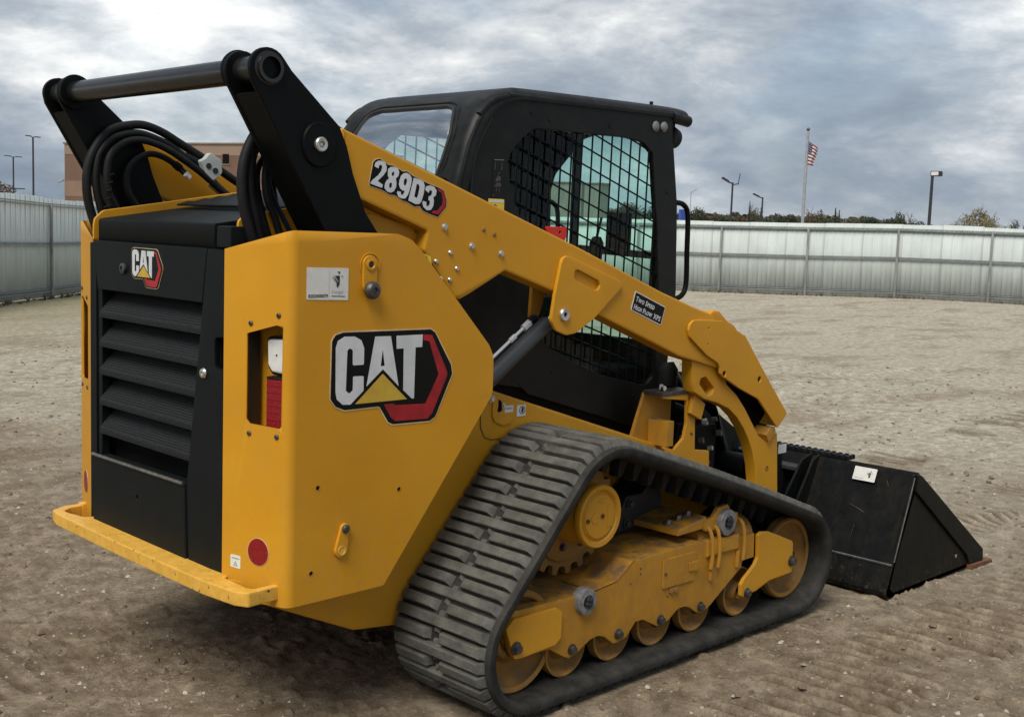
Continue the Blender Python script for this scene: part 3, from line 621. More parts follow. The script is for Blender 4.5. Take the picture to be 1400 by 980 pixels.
# buildings
def wallmat(n, a, b_): return paint(n, a, b_, rough=0.9, scale=0.8, bump=0.2, bscale=8)
TAN = wallmat('tan_block', (0.235, 0.165, 0.12), (0.27, 0.19, 0.14)); BRN = wallmat('brown_block', (0.135, 0.080, 0.055), (0.16, 0.096, 0.066)); BRL = wallmat('light_brown_block', (0.20, 0.128, 0.09), (0.23, 0.15, 0.106))
GRB = wallmat('grey_block', (0.20, 0.195, 0.17), (0.26, 0.25, 0.22)); PAR = wallmat('parapet', (0.16, 0.12, 0.10), (0.2, 0.15, 0.12))
def building(name, A, B, depth, bands, label, gap=0.0):
    A = Vector((A[0], A[1], 0)); B = Vector((B[0], B[1], 0)); D = (B-A).normalized(); Nn = Vector((-D.y, D.x, 0))
    if Nn.dot(A+Vector((1.8, 3.5, 0))) < 0: Nn = -Nn
    L_ = (B-A).length; root = tag(empty(name, A), label, 'building'); ang = math.atan2(D.y, D.x); root.rotation_euler = (0, 0, ang)
    sg = 1 if Vector((-D.y, D.x, 0)).dot(Nn) > 0 else -1; z = 0
    for k, (h, mt) in enumerate(bands):
        box('wall_band', (0, L_), (0.02*(k % 2), sg*depth), (z, z+h), mt, root, 0); z += h
    box('parapet', (-0.08, L_+0.08), (-0.08*sg, sg*(depth+0.08)), (z, z+0.12), PAR, root, 0.01)
    return root, L_, sg, z
C0 = Vector((-1.8, -3.5))
def along(x, y, d): v = Vector((x, y))-C0; return C0+v.normalized()*d
a = along(34.9, 78.7, 95); b_ = along(46.0, 72.75, 84); e = b_+(b_-a)*0.32
b1, L1, sg1, zt = building('brown_building', a, e, 12, [(1.5, BRN), (1.25, BRN), (1.15, BRL), (1.95, BRN), (0.75, TAN)], 'wide brown masonry building with lighter bands beyond the left fence')
box('window', (L1*0.665, L1*0.665+0.5), (-0.05*sg1, 0.1*sg1), (5.3, 5.95), VOID, b1, 0); box('window_frame', (L1*0.665-0.1, L1*0.665+0.6), (-0.03*sg1, 0.12*sg1), (5.2, 5.3), PAR, b1, 0)
tube('roof_pipe', [(L1*0.72, 1.5*sg1, zt), (L1*0.72, 1.5*sg1, zt+0.55)], 0.09, POLEG, b1, 8)
tube('wall_lamp', [(-0.1, 0, 3.9), (-0.8, 0.2, 3.8)], 0.08, POLEG, b1, 8)
b2, L2, sg2, zt2 = building('grey_building', along(72, 78, 112), along(80.0, 70.2, 108), 3, [(2.6, GRB), (3.2, GRB)], 'grey block building seen through the cab glass')
b3, L3, sg3, zt3 = building('grey_building', along(80.1, 69.9, 104), along(80.95, 68.9, 103), 1.5, [(5.6, GRB)], 'narrow grey building end seen through the cab glass beside the window post')

# trees: trunk with limbs, crown of many small leaf faces
LEAFS = [paint('foliage_dark', (0.030, 0.042, 0.024), (0.065, 0.078, 0.045), rough=0.9, scale=2), paint('foliage_brown', (0.075, 0.058, 0.038), (0.12, 0.085, 0.055), rough=0.9, scale=2),
         paint('foliage_olive', (0.060, 0.066, 0.036), (0.10, 0.10, 0.058), rough=0.9, scale=2), paint('foliage_yellowing', (0.15, 0.13, 0.06), (0.22, 0.185, 0.10), rough=0.9, scale=2)]
BARK = paint('bark', (0.10, 0.085, 0.07), (0.16, 0.14, 0.12), rough=0.95, scale=3)
def limbs(bm, rs, h, w, n, z0=0.25, r=0.12):
    sweep_bm(bm, [(0,0,0),(0.02*w,0,h*0.45),(0,0.03*w,h*0.85)], [r, r*0.7, r*0.2], 6)
    for k in range(n):
        a = rs.rand()*6.28; t = z0+0.55*rs.rand(); L_ = w*(0.16+0.22*rs.rand()); z = h*t
        sweep_bm(bm, [(0,0,z),(math.cos(a)*L_*0.5, math.sin(a)*L_*0.5, z+h*0.13),(math.cos(a)*L_, math.sin(a)*L_, min(z+h*0.30, h*0.93))], [r*0.4, r*0.28, r*0.08], 5)
        for j in range(3):
            b = a+rs.rand()*1.6-0.8; q = 0.45+0.2*j
            sweep_bm(bm, [(math.cos(a)*L_*q, math.sin(a)*L_*q, z+h*0.13*q*2), (math.cos(a)*L_*q+math.cos(b)*L_*0.35, math.sin(a)*L_*q+math.sin(b)*L_*0.35, min(z+h*0.13*q*2+h*0.14, h*0.95))], [r*0.18, r*0.05], 4)
def crown_mesh(rs, h, w, kind, n):
    V = []; F = []
    blobs = []
    if kind == 'conifer':
        for k in range(9): t = k/8; blobs.append(((rs.rand()-0.5)*0.1*w, (rs.rand()-0.5)*0.1*w, h*(0.18+0.78*t), w*0.5*(1-t)*1.0+0.12, h*0.09))
    else:
        for k in range(11): a = rs.rand()*6.28; q = rs.rand()**0.6*w*0.36; blobs.append((math.cos(a)*q, math.sin(a)*q, h*(0.42+0.42*rs.rand()), w*(0.14+0.13*rs.rand()), h*(0.09+0.08*rs.rand())))
    for i in range(n):
        b = blobs[rs.randint(len(blobs))]; d = rs.randn(3); d /= np.linalg.norm(d); rr = rs.rand()**0.4
        c = np.array([b[0]+d[0]*b[3]*rr, b[1]+d[1]*b[3]*rr, b[2]+d[2]*b[4]*rr]); s_ = 0.10+0.12*rs.rand()
        u = rs.randn(3); u /= np.linalg.norm(u); v = np.cross(u, rs.randn(3)); v /= np.linalg.norm(v); k0 = len(V)
        V += [tuple(c+u*s_), tuple(c+v*s_*0.7), tuple(c-u*s_*0.9), tuple(c-v*s_*0.6)]; F.append((k0, k0+1, k0+2, k0+3))
    me = bpy.data.meshes.new('crown'); me.from_pydata(V, [], F); return me
PROTO = {}
def tree(x, y, h, w, kind, leaf, label, seed, n=1500, group='trees along the horizon'):
    root = tag(empty('pine_tree' if kind == 'conifer' else ('bare_tree' if kind == 'bare' else 'broadleaf_tree'), (x, y, 0)), label, 'tree', group)
    key = (kind, leaf, seed)
    if key not in PROTO:
        rs = np.random.RandomState(seed); bm = bmesh.new(); limbs(bm, rs, 6, 4, 12 if kind == 'bare' else 6, r=0.13); me = bpy.data.meshes.new('trunk'); bm.to_mesh(me); bm.free(); me.materials.append(BARK)
        cm = crown_mesh(rs, 6, 2.6 if kind == 'conifer' else 4.6, kind, n if kind != 'bare' else 520); cm.materials.append(LEAFS[leaf]); PROTO[key] = (me, cm)
    for nm, me in zip(('trunk', 'crown'), PROTO[key]):
        o = bpy.data.objects.new(nm, me); COL.objects.link(o); o.parent = root
    root.scale = (w/4.6, w/4.6, h/6); root.rotation_euler = (0, 0, random.random()*6.28); return root
def at_px(px, d):      # a bearing across the back of the lot
    t = (px-930)/470; p = Vector((0.8175-0.0, 0.5757)); ang = math.atan2(129.68+3.5, 173.31+1.8)+(math.atan2(78.86+3.5, 202.2+1.8)-math.atan2(129.68+3.5, 173.31+1.8))*t
    return C0.x+d*math.cos(ang), C0.y+d*math.sin(ang)
TL = [  # bearing, distance, height, width, kind, foliage, description
 (948,205,7.0,6.5,'broad',0,'dark bushy tree just right of the cab handle'), (960,200,7.6,5.6,'broad',0,'dark rounded tree, left end of the tree line'), (975,215,6.4,8,'broad',1,'brown autumn tree left of the taller lamp post'),
 (990,215,6.6,8,'broad',2,'olive tree beside the taller lamp post'), (1008,215,6.8,8,'broad',1,'brown tree right of the taller lamp post'), (1022,214,6.5,7,'broad',1,'rusty brown tree between the two small lamp posts'),
 (1030,205,8.4,3.0,'conifer',0,'pointed dark evergreen just left of the smaller lamp post'), (1036,208,8.2,5,'bare',2,'thin half-bare tree beside the smaller lamp post'), (1047,205,7.2,5,'conifer',0,'dark evergreen right of the smaller lamp post'),
 (1058,215,6.4,7,'broad',2,'olive tree left of the flagpole'), (1070,214,6.4,7,'broad',0,'dark low tree left of the flagpole'), (1080,212,7.0,7.5,'broad',0,'dark broad tree just left of the flagpole'), (1093,212,6.6,7,'broad',0,'dark tree behind the flagpole'),
 (1103,216,6.2,7,'broad',2,'low olive tree right of the flagpole'), (1117,205,8.0,8.5,'bare',1,'rounded half-bare brown tree right of the flagpole'), (1131,214,6.2,7,'broad',1,'low brown tree past the half-bare one'),
 (1140,214,6.4,6.5,'broad',0,'low dark tree left of the pair of evergreens'), (1151,204,7.6,3.6,'conifer',0,'taller of the two pointed evergreens'), (1156,204,7.2,3.0,'conifer',0,'shorter of the two pointed evergreens'),
 (1168,214,6.4,8,'broad',1,'low brown tree right of the evergreens'), (1181,214,6.0,6,'broad',2,'low olive tree in the middle of the tree line'), (1194,210,7.0,6,'broad',0,'dark tree with a notched top'), (1203,210,6.8,5.5,'broad',0,'dark small tree before the wide grey-green one'),
 (1215,214,6.8,6.5,'broad',2,'grey-green rounded tree right of the dark notched one'), (1234,205,8.0,7.5,'broad',0,'tall dark rounded tree left of the flood lamp post'), (1252,210,7.8,4.5,'bare',1,'thin bare tree left of the flood lamp post'), (1256,214,6.4,8,'broad',0,'low dark tree below the thin bare tree'),
 (1273,214,5.9,7,'broad',2,'low olive tree behind the flood lamp post'), (1283,216,5.6,6,'broad',0,'low dark tree right of the flood lamp post'),
 (1300,214,5.7,4.5,'broad',2,'small low tree in the gap of the tree line'), (1314,212,6.6,7,'broad',3,'sparse yellowing tree left of the tall yellow one'), (1331,205,8.4,6,'bare',3,'leaning half-bare tree with yellow leaves'), (1344,200,9.2,8,'broad',3,'tall yellowing tree at the right, highest of the line'),
 (1359,205,8.2,6,'bare',3,'thin pale tree right of the tall yellow one'), (1374,212,6.0,5,'bare',2,'small bare shrub-like tree'), (1389,208,7.0,7,'bare',2,'bare grey tree near the right edge'), (1402,212,6.4,5,'bare',2,'bare tree at the right edge')]
for i, (px_, d, h, w, kind, leaf, lab) in enumerate(TL):
    x, y = at_px(px_, d); tree(x, y, h*0.86, w*(0.62 if px_ < 1290 else 0.48), kind, leaf, lab, i % 5+10*leaf+(100 if kind == 'conifer' else 0), 900 if px_ > 1300 and kind != 'conifer' else 1700)
for k in range(9):
    v = Vector((math.cos(math.radians(38.5+k*1.3)), math.sin(math.radians(38.5+k*1.3)))); q = C0+v*215
    tree(q.x, q.y, 6.2+random.random()*1.2, 8, 'broad', (0, 1, 0, 2)[k % 4], ['leftmost','second','third','fourth','fifth','sixth','seventh','eighth','rightmost'][8-k]+' low tree of the distant tree line seen through the cab glass', k % 3, 1500)
tree(*along(36.5, 94.0, 88), 3.6, 3.0, 'bare', 1, 'small bare tree at the corner of the brown building above the left fence', 77)
# far-off wood on the low rise, one mass
def wood():
    rs = np.random.RandomState(5); V = []; F = []
    for i in range(15000):
        t = rs.rand(); px_ = 700+t*590; x, y = at_px(px_, 225+rs.rand()*22); top = (4.9+1.3*vnoise(np.array([px_/14.0]), np.array([0.5]), 1.0, 3)[0])*(1.0 if px_ < 1240 else max(0.2, (1290-px_)/50))
        c = np.array([x, y, top*rs.rand()**0.6]); s_ = 0.35+0.3*rs.rand(); u = rs.randn(3); u /= np.linalg.norm(u); v = np.cross(u, rs.randn(3)); v /= np.linalg.norm(v); k0 = len(V)
        V += [tuple(c+u*s_), tuple(c+v*s_*0.7), tuple(c-u*s_*0.9), tuple(c-v*s_*0.6)]; F.append((k0, k0+1, k0+2, k0+3))
    me = bpy.data.meshes.new('distant_wood'); me.from_pydata(V, [], F); me.materials.append(LEAFS[1]); me.materials.append(LEAFS[0]); me.materials.append(LEAFS[2])
    me.polygons.foreach_set('material_index', rs.randint(0, 3, len(F)).astype(np.int32)); o = bpy.data.objects.new('distant_wood', me); COL.objects.link(o); o['kind'] = 'stuff'
wood()
# weeds at the foot of the back fence
def weeds():
    rs = np.random.RandomState(9); V = []; F = []
    for i in range(420):
        if rs.rand() < 0.6: u = rs.rand()*27; p = Vector((17.5+0.484*u, 29.9-0.875*u)); n_ = Vector((-0.875, -0.484))
        else: u = rs.rand()*17; p = Vector((6.0+0.665*u-4, 17.0+0.747*u-4.4)); n_ = Vector((0.747, -0.665))
        p = p+n_*(0.1+rs.rand()*0.25); z = float(ground_h(np.array([p.x]), np.array([p.y]))[0]); hh = 0.03+0.10*rs.rand()**2
        for k in range(6):
            a = rs.rand()*6.28; r_ = 0.05+0.05*rs.rand(); k0 = len(V)
            V += [(p.x, p.y, z), (p.x+0.02, p.y, z), (p.x+math.cos(a)*r_, p.y+math.sin(a)*r_, z+hh)]; F.append((k0, k0+1, k0+2))
    me = bpy.data.meshes.new('weeds'); me.from_pydata(V, [], F); o = finish('weeds', me, LEAFS[1], None, smooth=False); o['kind'] = 'stuff'
weeds()

# ================================================================== THE TRACK LOADER
ML = empty('compact_track_loader')
tag(ML, 'yellow and black compact track loader with rubber tracks and a black bucket on the dirt', 'track loader')

def uv_map(f, pts): return [f(*p) for p in pts]
LOGO = dict(
 outline=[(0.245,1.234),(0.257,1.25),(0.285,1.257),(0.623,1.255),(0.642,1.244),(0.713,1.138),(0.719,1.109),(0.652,0.976),(0.629,0.964),(0.479,0.967),(0.461,0.975),(0.425,1.027),(0.294,1.026),(0.262,1.039),(0.243,1.062)],
 c=[(0.258,1.213),(0.265,1.233),(0.289,1.245),(0.326,1.244),(0.351,1.232),(0.362,1.208),(0.362,1.158),(0.321,1.158),(0.32,1.204),(0.308,1.21),(0.3,1.203),(0.297,1.084),(0.31,1.074),(0.323,1.083),(0.323,1.125),(0.362,1.124),(0.363,1.08),(0.315,1.041),(0.286,1.043),(0.265,1.06),(0.26,1.081)],
 a=[(0.403,1.241),(0.463,1.24),(0.498,1.084),(0.435,1.14),(0.374,1.092)], ah=[(0.433,1.202),(0.442,1.15),(0.426,1.15)],
 t=[(0.485,1.24),(0.59,1.24),(0.589,1.201),(0.562,1.201),(0.561,1.041),(0.551,1.042),(0.517,1.07),(0.515,1.2),(0.487,1.2)],
 tri=[(0.435,1.126),(0.533,1.041),(0.333,1.041)],
 red=[(0.594,1.24),(0.629,1.237),(0.697,1.117),(0.697,1.103),(0.638,0.988),(0.62,0.972),(0.488,0.976),(0.47,0.989),(0.442,1.031),(0.477,1.032),(0.486,1.026),(0.609,1.021),(0.661,1.11),(0.618,1.218),(0.594,1.222)])
def grow(pts, d):
    cx = sum(p[0] for p in pts)/len(pts); cy = sum(p[1] for p in pts)/len(pts); out = []; k = len(pts)
    for i in range(k):
        a = Vector(pts[i])-Vector(pts[i-1]); b = Vector(pts[(i+1) % k])-Vector(pts[i]); n1 = Vector((-a.y, a.x)).normalized(); n2 = Vector((-b.y, b.x)).normalized()
        n = (n1+n2).normalized(); p = Vector(pts[i]); out.append(p+n*d)
    area = sum(pts[i-1][0]*pts[i][1]-pts[i][0]*pts[i-1][1] for i in range(k))
    if area > 0: return grow_neg(pts, d)
    return [tuple(p) for p in out]
def grow_neg(pts, d): return grow(pts[::-1], d)
def build_logo(parent, M, f, k=1.0):
    base = plate('logo_plate', rc(grow(uv_map(f, LOGO['outline']), 0.004*k), 0.012*k), 0.0, 0.0012, LOGOE, parent, bevel=0, M=M)
    plate('backing', rc(uv_map(f, LOGO['outline']), 0.012*k), 0.0012, 0.0018, LOGOB, base, bevel=0, M=M)
    plate('red_band', uv_map(f, LOGO['red']), 0.0018, 0.0024, LOGOR, base, bevel=0, M=M)
    plate('letter', rc(uv_map(f, LOGO['c']), 0.005*k), 0.0018, 0.0026, SILV, base, bevel=0, M=M)
    plate('letter', uv_map(f, LOGO['a']), 0.0018, 0.0026, SILV, base, holes=[uv_map(f, LOGO['ah'])], bevel=0, M=M)
    plate('letter', uv_map(f, LOGO['t']), 0.0018, 0.0026, SILV, base, bevel=0, M=M)
    plate('triangle', uv_map(f, LOGO['tri']), 0.0018, 0.0026, LOGOY, base, bevel=0, M=M)
    return base
def side_frame(y):        # u -> +x, v -> z, w -> -y (towards the right side of the machine)
    return Matrix(((1,0,0,0),(0,0,-1,y),(0,1,0,0),(0,0,0,1)))
def rear_frame(x):        # u -> -y, v -> z, w -> -x
    return Matrix(((0,0,-1,x),(-1,0,0,0),(0,1,0,0),(0,0,0,1)))
CL = 0.2378
CORN = {-1: ((0.03, -0.475), (0.107, -0.70)), 1: ((0.057, 0.431), (0.126, 0.672))}
def cham_frame(s):        # chamfered rear corner, u outward along the chamfer, w outwards
    a, b = Vector(CORN[s][0]), Vector(CORN[s][1]); d = (b-a).normalized()
    return Matrix(((d.x, 0, -abs(d.y), a.x), (d.y, 0, s*d.x, a.y), (0, 1, 0, 0), (0, 0, 0, 1)))
def bird(parent, M, ox, oz, k):
    P = lambda pts: [(ox+x*k, oz+y*k) for x, y in pts]
    plate('print', P([(0.0,0.62),(0.12,0.80),(0.30,0.84),(0.60,0.84),(0.62,0.40),(0.45,0.22),(0.20,0.45),(0.10,0.60)]), 0.0008, 0.0012, GREYINK, parent, bevel=0, M=M)
    plate('print', P([(0.30,0.80),(0.62,0.84),(0.70,0.80),(0.70,0.20),(0.50,-0.06),(0.42,0.10),(0.45,0.34),(0.60,0.38)]), 0.0012, 0.0016, INK, parent, bevel=0, M=M)
    plate('print', P([(0.24,0.62),(0.32,0.62),(0.50,0.36),(0.42,0.30)]), 0.0012, 0.0016, INK, parent, bevel=0, M=M)
    plate('print', P([(0.48,1.12),(0.72,1.12),(0.72,0.88)]), 0.0008, 0.0012, INK, parent, bevel=0, M=M)
    plate('print', P([(0.76,0.84),(1.0,0.84),(1.0,0.60)]), 0.0008, 0.0012, GREYINK, parent, bevel=0, M=M)

# ---------------- hull and engine bay
hull = plate('lower_hull', [(0.10,0.455),(0.16,0.409),(0.478,0.264),(0.72,0.235),(2.2,0.30),(2.42,0.40),(2.40,0.56),(2.074,0.700),(1.058,1.011),(0.93,1.06),(0.75,1.10),(0.14,1.10)], -0.54, 0.54, YEL, ML, bevel=0.012)
box('engine_bay', (0.10, 0.93), (-0.43, 0.43), (0.50, 1.44), VOID, ML, 0)
for s in (-1, 1):
    # cab-side hull skin with its cover plate seams and filler flap
    def sf(w): return (s*w)
    plate('hull_cover', [(1.062,1.000),(1.062,0.920),(1.075,0.895),(1.112,0.880),(1.150,0.884),(1.165,0.905),(1.165,0.972)], s*0.541, s*0.547, YEL, hull, bevel=0.002, holes=[[(1.088,0.975),(1.100,0.972),(1.110,0.955),(1.108,0.935),(1.096,0.928),(1.084,0.934),(1.088,0.950)]])
    box('hull_recess', (1.08, 1.113), (s*0.5405, s*0.5415), (0.925, 0.98), VOID, hull, 0)
    tube('hull_seam', [(1.006,s*0.541,0.945),(1.010,s*0.541,0.88),(1.030,s*0.541,0.845),(1.062,s*0.541,0.833),(1.16,s*0.541,0.832)], 0.0022, RUST, hull, 6)
    bolt(hull, 1.050, s*0.548, 0.982, s, 0.010, 0.010, ZINC); bolt(hull, 1.110, s*0.55, 0.953, s, 0.007, 0.006, ZINC)
    if s < 0:
        plate('service_sticker', [(1.119,0.926),(1.161,0.926),(1.161,0.950),(1.119,0.950)], 0.0, 0.001, WHITE, hull, bevel=0, M=side_frame(-0.5475))
        plate('sticker_line', [(1.124,0.936),(1.157,0.936),(1.157,0.944),(1.124,0.944)], 0.001, 0.0014, GREYINK, hull, bevel=0, M=side_frame(-0.5475))
        w = plate('warning_sticker', [(1.187,0.905),(1.232,0.905),(1.232,0.946),(1.187,0.946)], 0.0, 0.001, WHITE, hull, bevel=0, M=side_frame(-0.541))
        plate('warning_ring', circle(1.214,0.927,0.015), 0.001, 0.0015, INK, hull, holes=[circle(1.214,0.927,0.012)], bevel=0, M=side_frame(-0.541))
        plate('warning_figure', [(1.208,0.920),(1.219,0.918),(1.222,0.934),(1.212,0.938)], 0.001, 0.0015, INK, hull, bevel=0, M=side_frame(-0.541))

# ---------------- rear door
door = plate('rear_door', [(0.371,1.489),(-0.493,1.487),(-0.480,0.526),(-0.275,0.505),(0.367,0.506)], 0.045, 0.075, DOORP, ML, plane='x',
     holes=[[(0.339,1.324),(0.345,0.75),(-0.259,0.757),(-0.348,1.324)], [(-0.424,1.226),(-0.474,1.229),(-0.474,1.140),(-0.426,1.134)]], bevel=0.003)
box('radiator_core', (0.14, 0.15), (-0.37, 0.37), (0.74, 1.34), GRILLE, door, 0)
box('latch_recess', (0.08, 0.10), (-0.49, -0.41), (1.12, 1.24), VOID, door, 0)
plate('door_upper_panel', [(0.371,1.489),(-0.373,1.488),(-0.348,1.324),(0.339,1.324)], 0.028, 0.045, DOORP, door, plane='x', bevel=0.004)
plate('door_side_column', [(-0.377,1.487),(-0.472,1.487),(-0.472,1.231),(-0.428,1.226),(-0.422,1.215),(-0.424,1.145),(-0.430,1.136),(-0.472,1.134),(-0.472,0.526),(-0.275,0.505),(-0.263,0.757),(-0.352,1.324)], 0.027, 0.045, DOORP, door, plane='x', bevel=0.004)
plate('door_lower_panel', [(0.367,0.75),(-0.257,0.757),(-0.271,0.507),(0.367,0.508)], 0.022, 0.045, DOORP, door, plane='x', bevel=0.006, holes=[circle(0.048,0.656,0.007,10)])
tube('panel_lip', [(0.020,0.362,0.752),(0.020,-0.255,0.758)], 0.006, STEEL, door, 8)  # light steel paints in the bright highlight along the lip edge
ZS = [1.224, 1.124, 1.028, 0.923, 0.824]
for i, z in enumerate(ZS):
    yl, yr = 0.338, -0.348+(1.324-z)*0.157
    bm = bmesh.new()
    pr = [(0.034, 0.0), (0.034, 0.024), (0.112, 0.106), (0.116, 0.094), (0.040, 0.008)]
    v0 = [bm.verts.new((x, yl, z+dz)) for x, dz in pr]; v1 = [bm.verts.new((x, yr, z+dz)) for x, dz in pr]
    for k in range(5): bm.faces.new((v0[k], v0[(k+1) % 5], v1[(k+1) % 5], v1[k]))
    bm.faces.new(v0); bm.faces.new(v1[::-1]); bmesh.ops.recalc_face_normals(bm, faces=bm.faces)
    bmesh.ops.bevel(bm, geom=[e for e in bm.edges if abs((e.verts[0].co-e.verts[1].co).y) > 0.3 and e.verts[0].co.x < 0.05], offset=0.004, segments=2, affect='EDGES')
    bm_obj('louver', bm, GRILLE, door, 50)
build_logo(door, rear_frame(0.0275), lambda x, z: (-(0.091-(x-0.245)*0.204/0.474), 1.349+(z-0.964)*0.124/0.293), 0.42)
lathe('door_lock', [(0.016,0),(0.018,-0.004),(0.017,-0.010),(0.009,-0.012),(0.009,-0.006),(0,-0.006)], (0.028,0.144,1.403), GUN, door, 24, 'x')
lathe('door_catch', [(0.014,0),(0.016,-0.004),(0.013,-0.010),(0.006,-0.011),(0.006,-0.007),(0,-0.007)], (0.027,-0.367,1.115), ZINC, door, 24, 'x')
# strip between door and chamfer on the left
box('door_hinge_strip', (0.040, 0.07), (0.374, 0.42), (0.50, 1.48), DOORP, door, 0.003)

# ---------------- hood
hood = plate('engine_hood', [(0.034,1.492),(0.034,1.556),(0.040,1.563),(0.40,1.618),(0.95,1.720),(1.0,1.70),(1.0,1.42),(0.08,1.42)], -0.405, 0.345, DOORP, ML, bevel=0.005)
box('hood_corner_cap', (0.036, 0.12), (-0.492, -0.412), (1.492, 1.556), DOORP, hood, 0.006)
for k in range(9):
    x = 0.33+k*0.062; z = 1.613+(x-0.33)*0.183
    M = Matrix.Translation((x, -0.03, z+0.012)) @ Matrix.Rotation(-0.30, 4, 'Y')
    bm = bmesh.new(); box_bm(bm, -0.024, 0.024, -0.33, 0.34, -0.003, 0.003, 0.002); bmesh.ops.transform(bm, matrix=M, verts=bm.verts); bm_obj('hood_slat', bm, DOORP, hood)
for y, x0 in ((0.366, 0.026), (-0.445, 0.084)):
    plate('hood_side_sheet', rc([(0.11,1.30),(0.11,1.492),(x0,1.492),(x0,1.54),(x0+0.004,1.575-0.013*(x0<0.05)),(x0+0.034,1.590),(0.602,1.678),(0.75,1.70),(0.75,1.30)], [0,0,0,0,0.02,0.03,0,0,0]), y-0.006, y+0.006, YEL, ML, bevel=0.003)

# ---------------- side panels (chamfer and flank are one bent sheet)
for s in (-1, 1):
    path = arc_path([CORN[s][0], CORN[s][1], (0.93, CORN[s][1][1])], [0, 0.03, 0], 6)
    hole = rc([(0.084,1.251),(0.191,1.281),(0.213,1.273),(0.211,0.989),(0.205,0.983),(0.096,0.988),(0.083,1.000)], 0.008)
    outl = [(0,0.52),(0,1.490),(0.238,1.551),(0.547,1.550),(0.612,1.549),(0.664,1.533),(0.712,1.493),(1.007,1.194),(1.029,1.155),(1.030,1.028),(0.584,0.459),(0.238,0.458),(0.111,0.456),(0.02,0.50)]
    outl = rc(outl, [0,0,0.0,0,0.03,0.06,0.06,0.06,0.05,0.05,0.012,0.02,0,0])
    panel = bend_plate('side_panel', outl, [hole], path, 'z', 0.010, YEL, ML)
    for (x, z) in ((0.204,0.803),(0.511,0.759),(0.185,0.549)): lathe('bolt_hole', [(0.0085,0),(0.0085,-0.0012),(0.0065,-0.0012),(0.006,0.0)], (x, CORN[s][1][1]+s*0.005, z), YELD, panel, 16).rotation_euler = (0, 0, 0 if s < 0 else math.pi); lathe('hole_shade_disc', [(0.0066,-0.0006),(0,-0.0006)], (x, CORN[s][1][1]+s*0.005, z), VOID, panel, 14).rotation_euler = (0, 0, 0 if s < 0 else math.pi)  # black disc stands in for the shade inside an open hole
    F = cham_frame(s)
    def CH(u, z, w=0.0): return F @ Vector((u, z, w))
    # light housing behind the cut-out
    bm = bmesh.new()
    for (a, b, c, d, w0, w1) in ((0.02, 0.228, 0.955, 1.315, -0.085, -0.078), (0.02, 0.03, 0.955, 1.315, -0.078, -0.008), (0.02, 0.228, 0.955, 0.965, -0.078, -0.008), (0.02, 0.228, 1.305, 1.315, -0.078, -0.008)):
        box_bm(bm, a, b, c, d, w0, w1)
    bmesh.ops.transform(bm, matrix=F, verts=bm.verts); bmesh.ops.recalc_face_normals(bm, faces=bm.faces); bm_obj('light_housing', bm, YEL, panel)
    bx = bmesh.new(); box_bm(bx, 0.076, 0.082, 0.975, 1.290, -0.060, -0.008); bmesh.ops.transform(bx, matrix=F, verts=bx.verts); bm_obj('light_gasket', bx, INK, panel)
    wl_ = plate('reverse_light', rc([(0.130,1.235),(0.215,1.238),(0.219,1.150),(0.200,1.135),(0.148,1.140),(0.133,1.160)], 0.012), -0.055, -0.030, WHITE, panel, bevel=0.006, M=F)
    plate('light_bezel', rc([(0.124,1.243),(0.222,1.246),(0.224,1.143),(0.202,1.127),(0.142,1.131),(0.126,1.155)], 0.014), -0.06, -0.040, PLAST, panel, bevel=0.003, M=F)
    o = lathe('light_screw', [(0.003,0),(0.003,-0.002),(0,-0.002)], CH(0.165,1.19,-0.029), INK, panel, 8)
    rl = plate('tail_light', [(0.133,1.118),(0.224,1.118),(0.224,0.968),(0.133,0.968)], -0.060, -0.024, REDL, panel, bevel=0.005, M=F)
    for i in range(7):
        bl = bmesh.new(); box_bm(bl, 0.136, 0.221, 0.980+i*0.020, 0.9835+i*0.020, -0.0245, -0.0225); bmesh.ops.transform(bl, matrix=F, verts=bl.verts); bm_obj('lens_rib', bl, REDL, rl)
    bl = bmesh.new(); box_bm(bl, 0.131, 0.224, 1.118, 1.126, -0.06, -0.028, 0.002); bmesh.ops.transform(bl, matrix=F, verts=bl.verts); bm_obj('lens_housing', bl, PLAST, rl)
    # recessed-head screws round the cut-out
    for (u, z) in ((0.099,1.281),(0.198,1.309),(0.097,0.960),(0.196,0.959)):
        o = lathe('screw', [(0.0075,0),(0.0075,-0.003),(0.004,-0.005),(0.003,-0.002),(0,-0.002)], CH(u, z, 0.005), GUN, panel, 10); o.rotation_euler = (0, 0, math.atan2(s*0.225, 0.077)+math.pi/2 + (0 if s < 0 else 0)) if s > 0 else (0, 0, -math.atan2(0.077, 0.225)-math.pi/2+math.pi/2-0)
        d = F.to_3x3() @ Vector((0, 0, 1)); o.rotation_euler = d.to_track_quat('-Y', 'Z').to_euler()
    plate('round_reflector', [(0.135+0.037*math.cos(a_), 0.611+0.0405*math.sin(a_)) for a_ in [2*math.pi*k_/28 for k_ in range(28)]], 0.005, 0.0075, REDL, panel, bevel=0.001, M=F)
    plate('reflector_edge', [(0.135+0.0385*math.cos(a_), 0.611+0.042*math.sin(a_)) for a_ in [2*math.pi*k_/28 for k_ in range(28)]], 0.005, 0.0065, LOGOE, panel, bevel=0.0, M=F)
    if s < 0:
        st = plate('inspection_sticker', rc([(0.033,0.552),(0.070,0.549),(0.070,0.588),(0.033,0.590)], 0.004), 0.005, 0.006, GREENP, panel, bevel=0, M=F)
        plate('print', [(0.038,0.578),(0.066,0.577),(0.066,0.581),(0.038,0.582)], 0.006, 0.0064, GREYINK, st, bevel=0, M=F)
        plate('print', [(0.044,0.556),(0.060,0.556),(0.052,0.572)], 0.006, 0.0064, GREYINK, st, bevel=0, M=F, holes=[[(0.049,0.559),(0.055,0.559),(0.052,0.565)]])
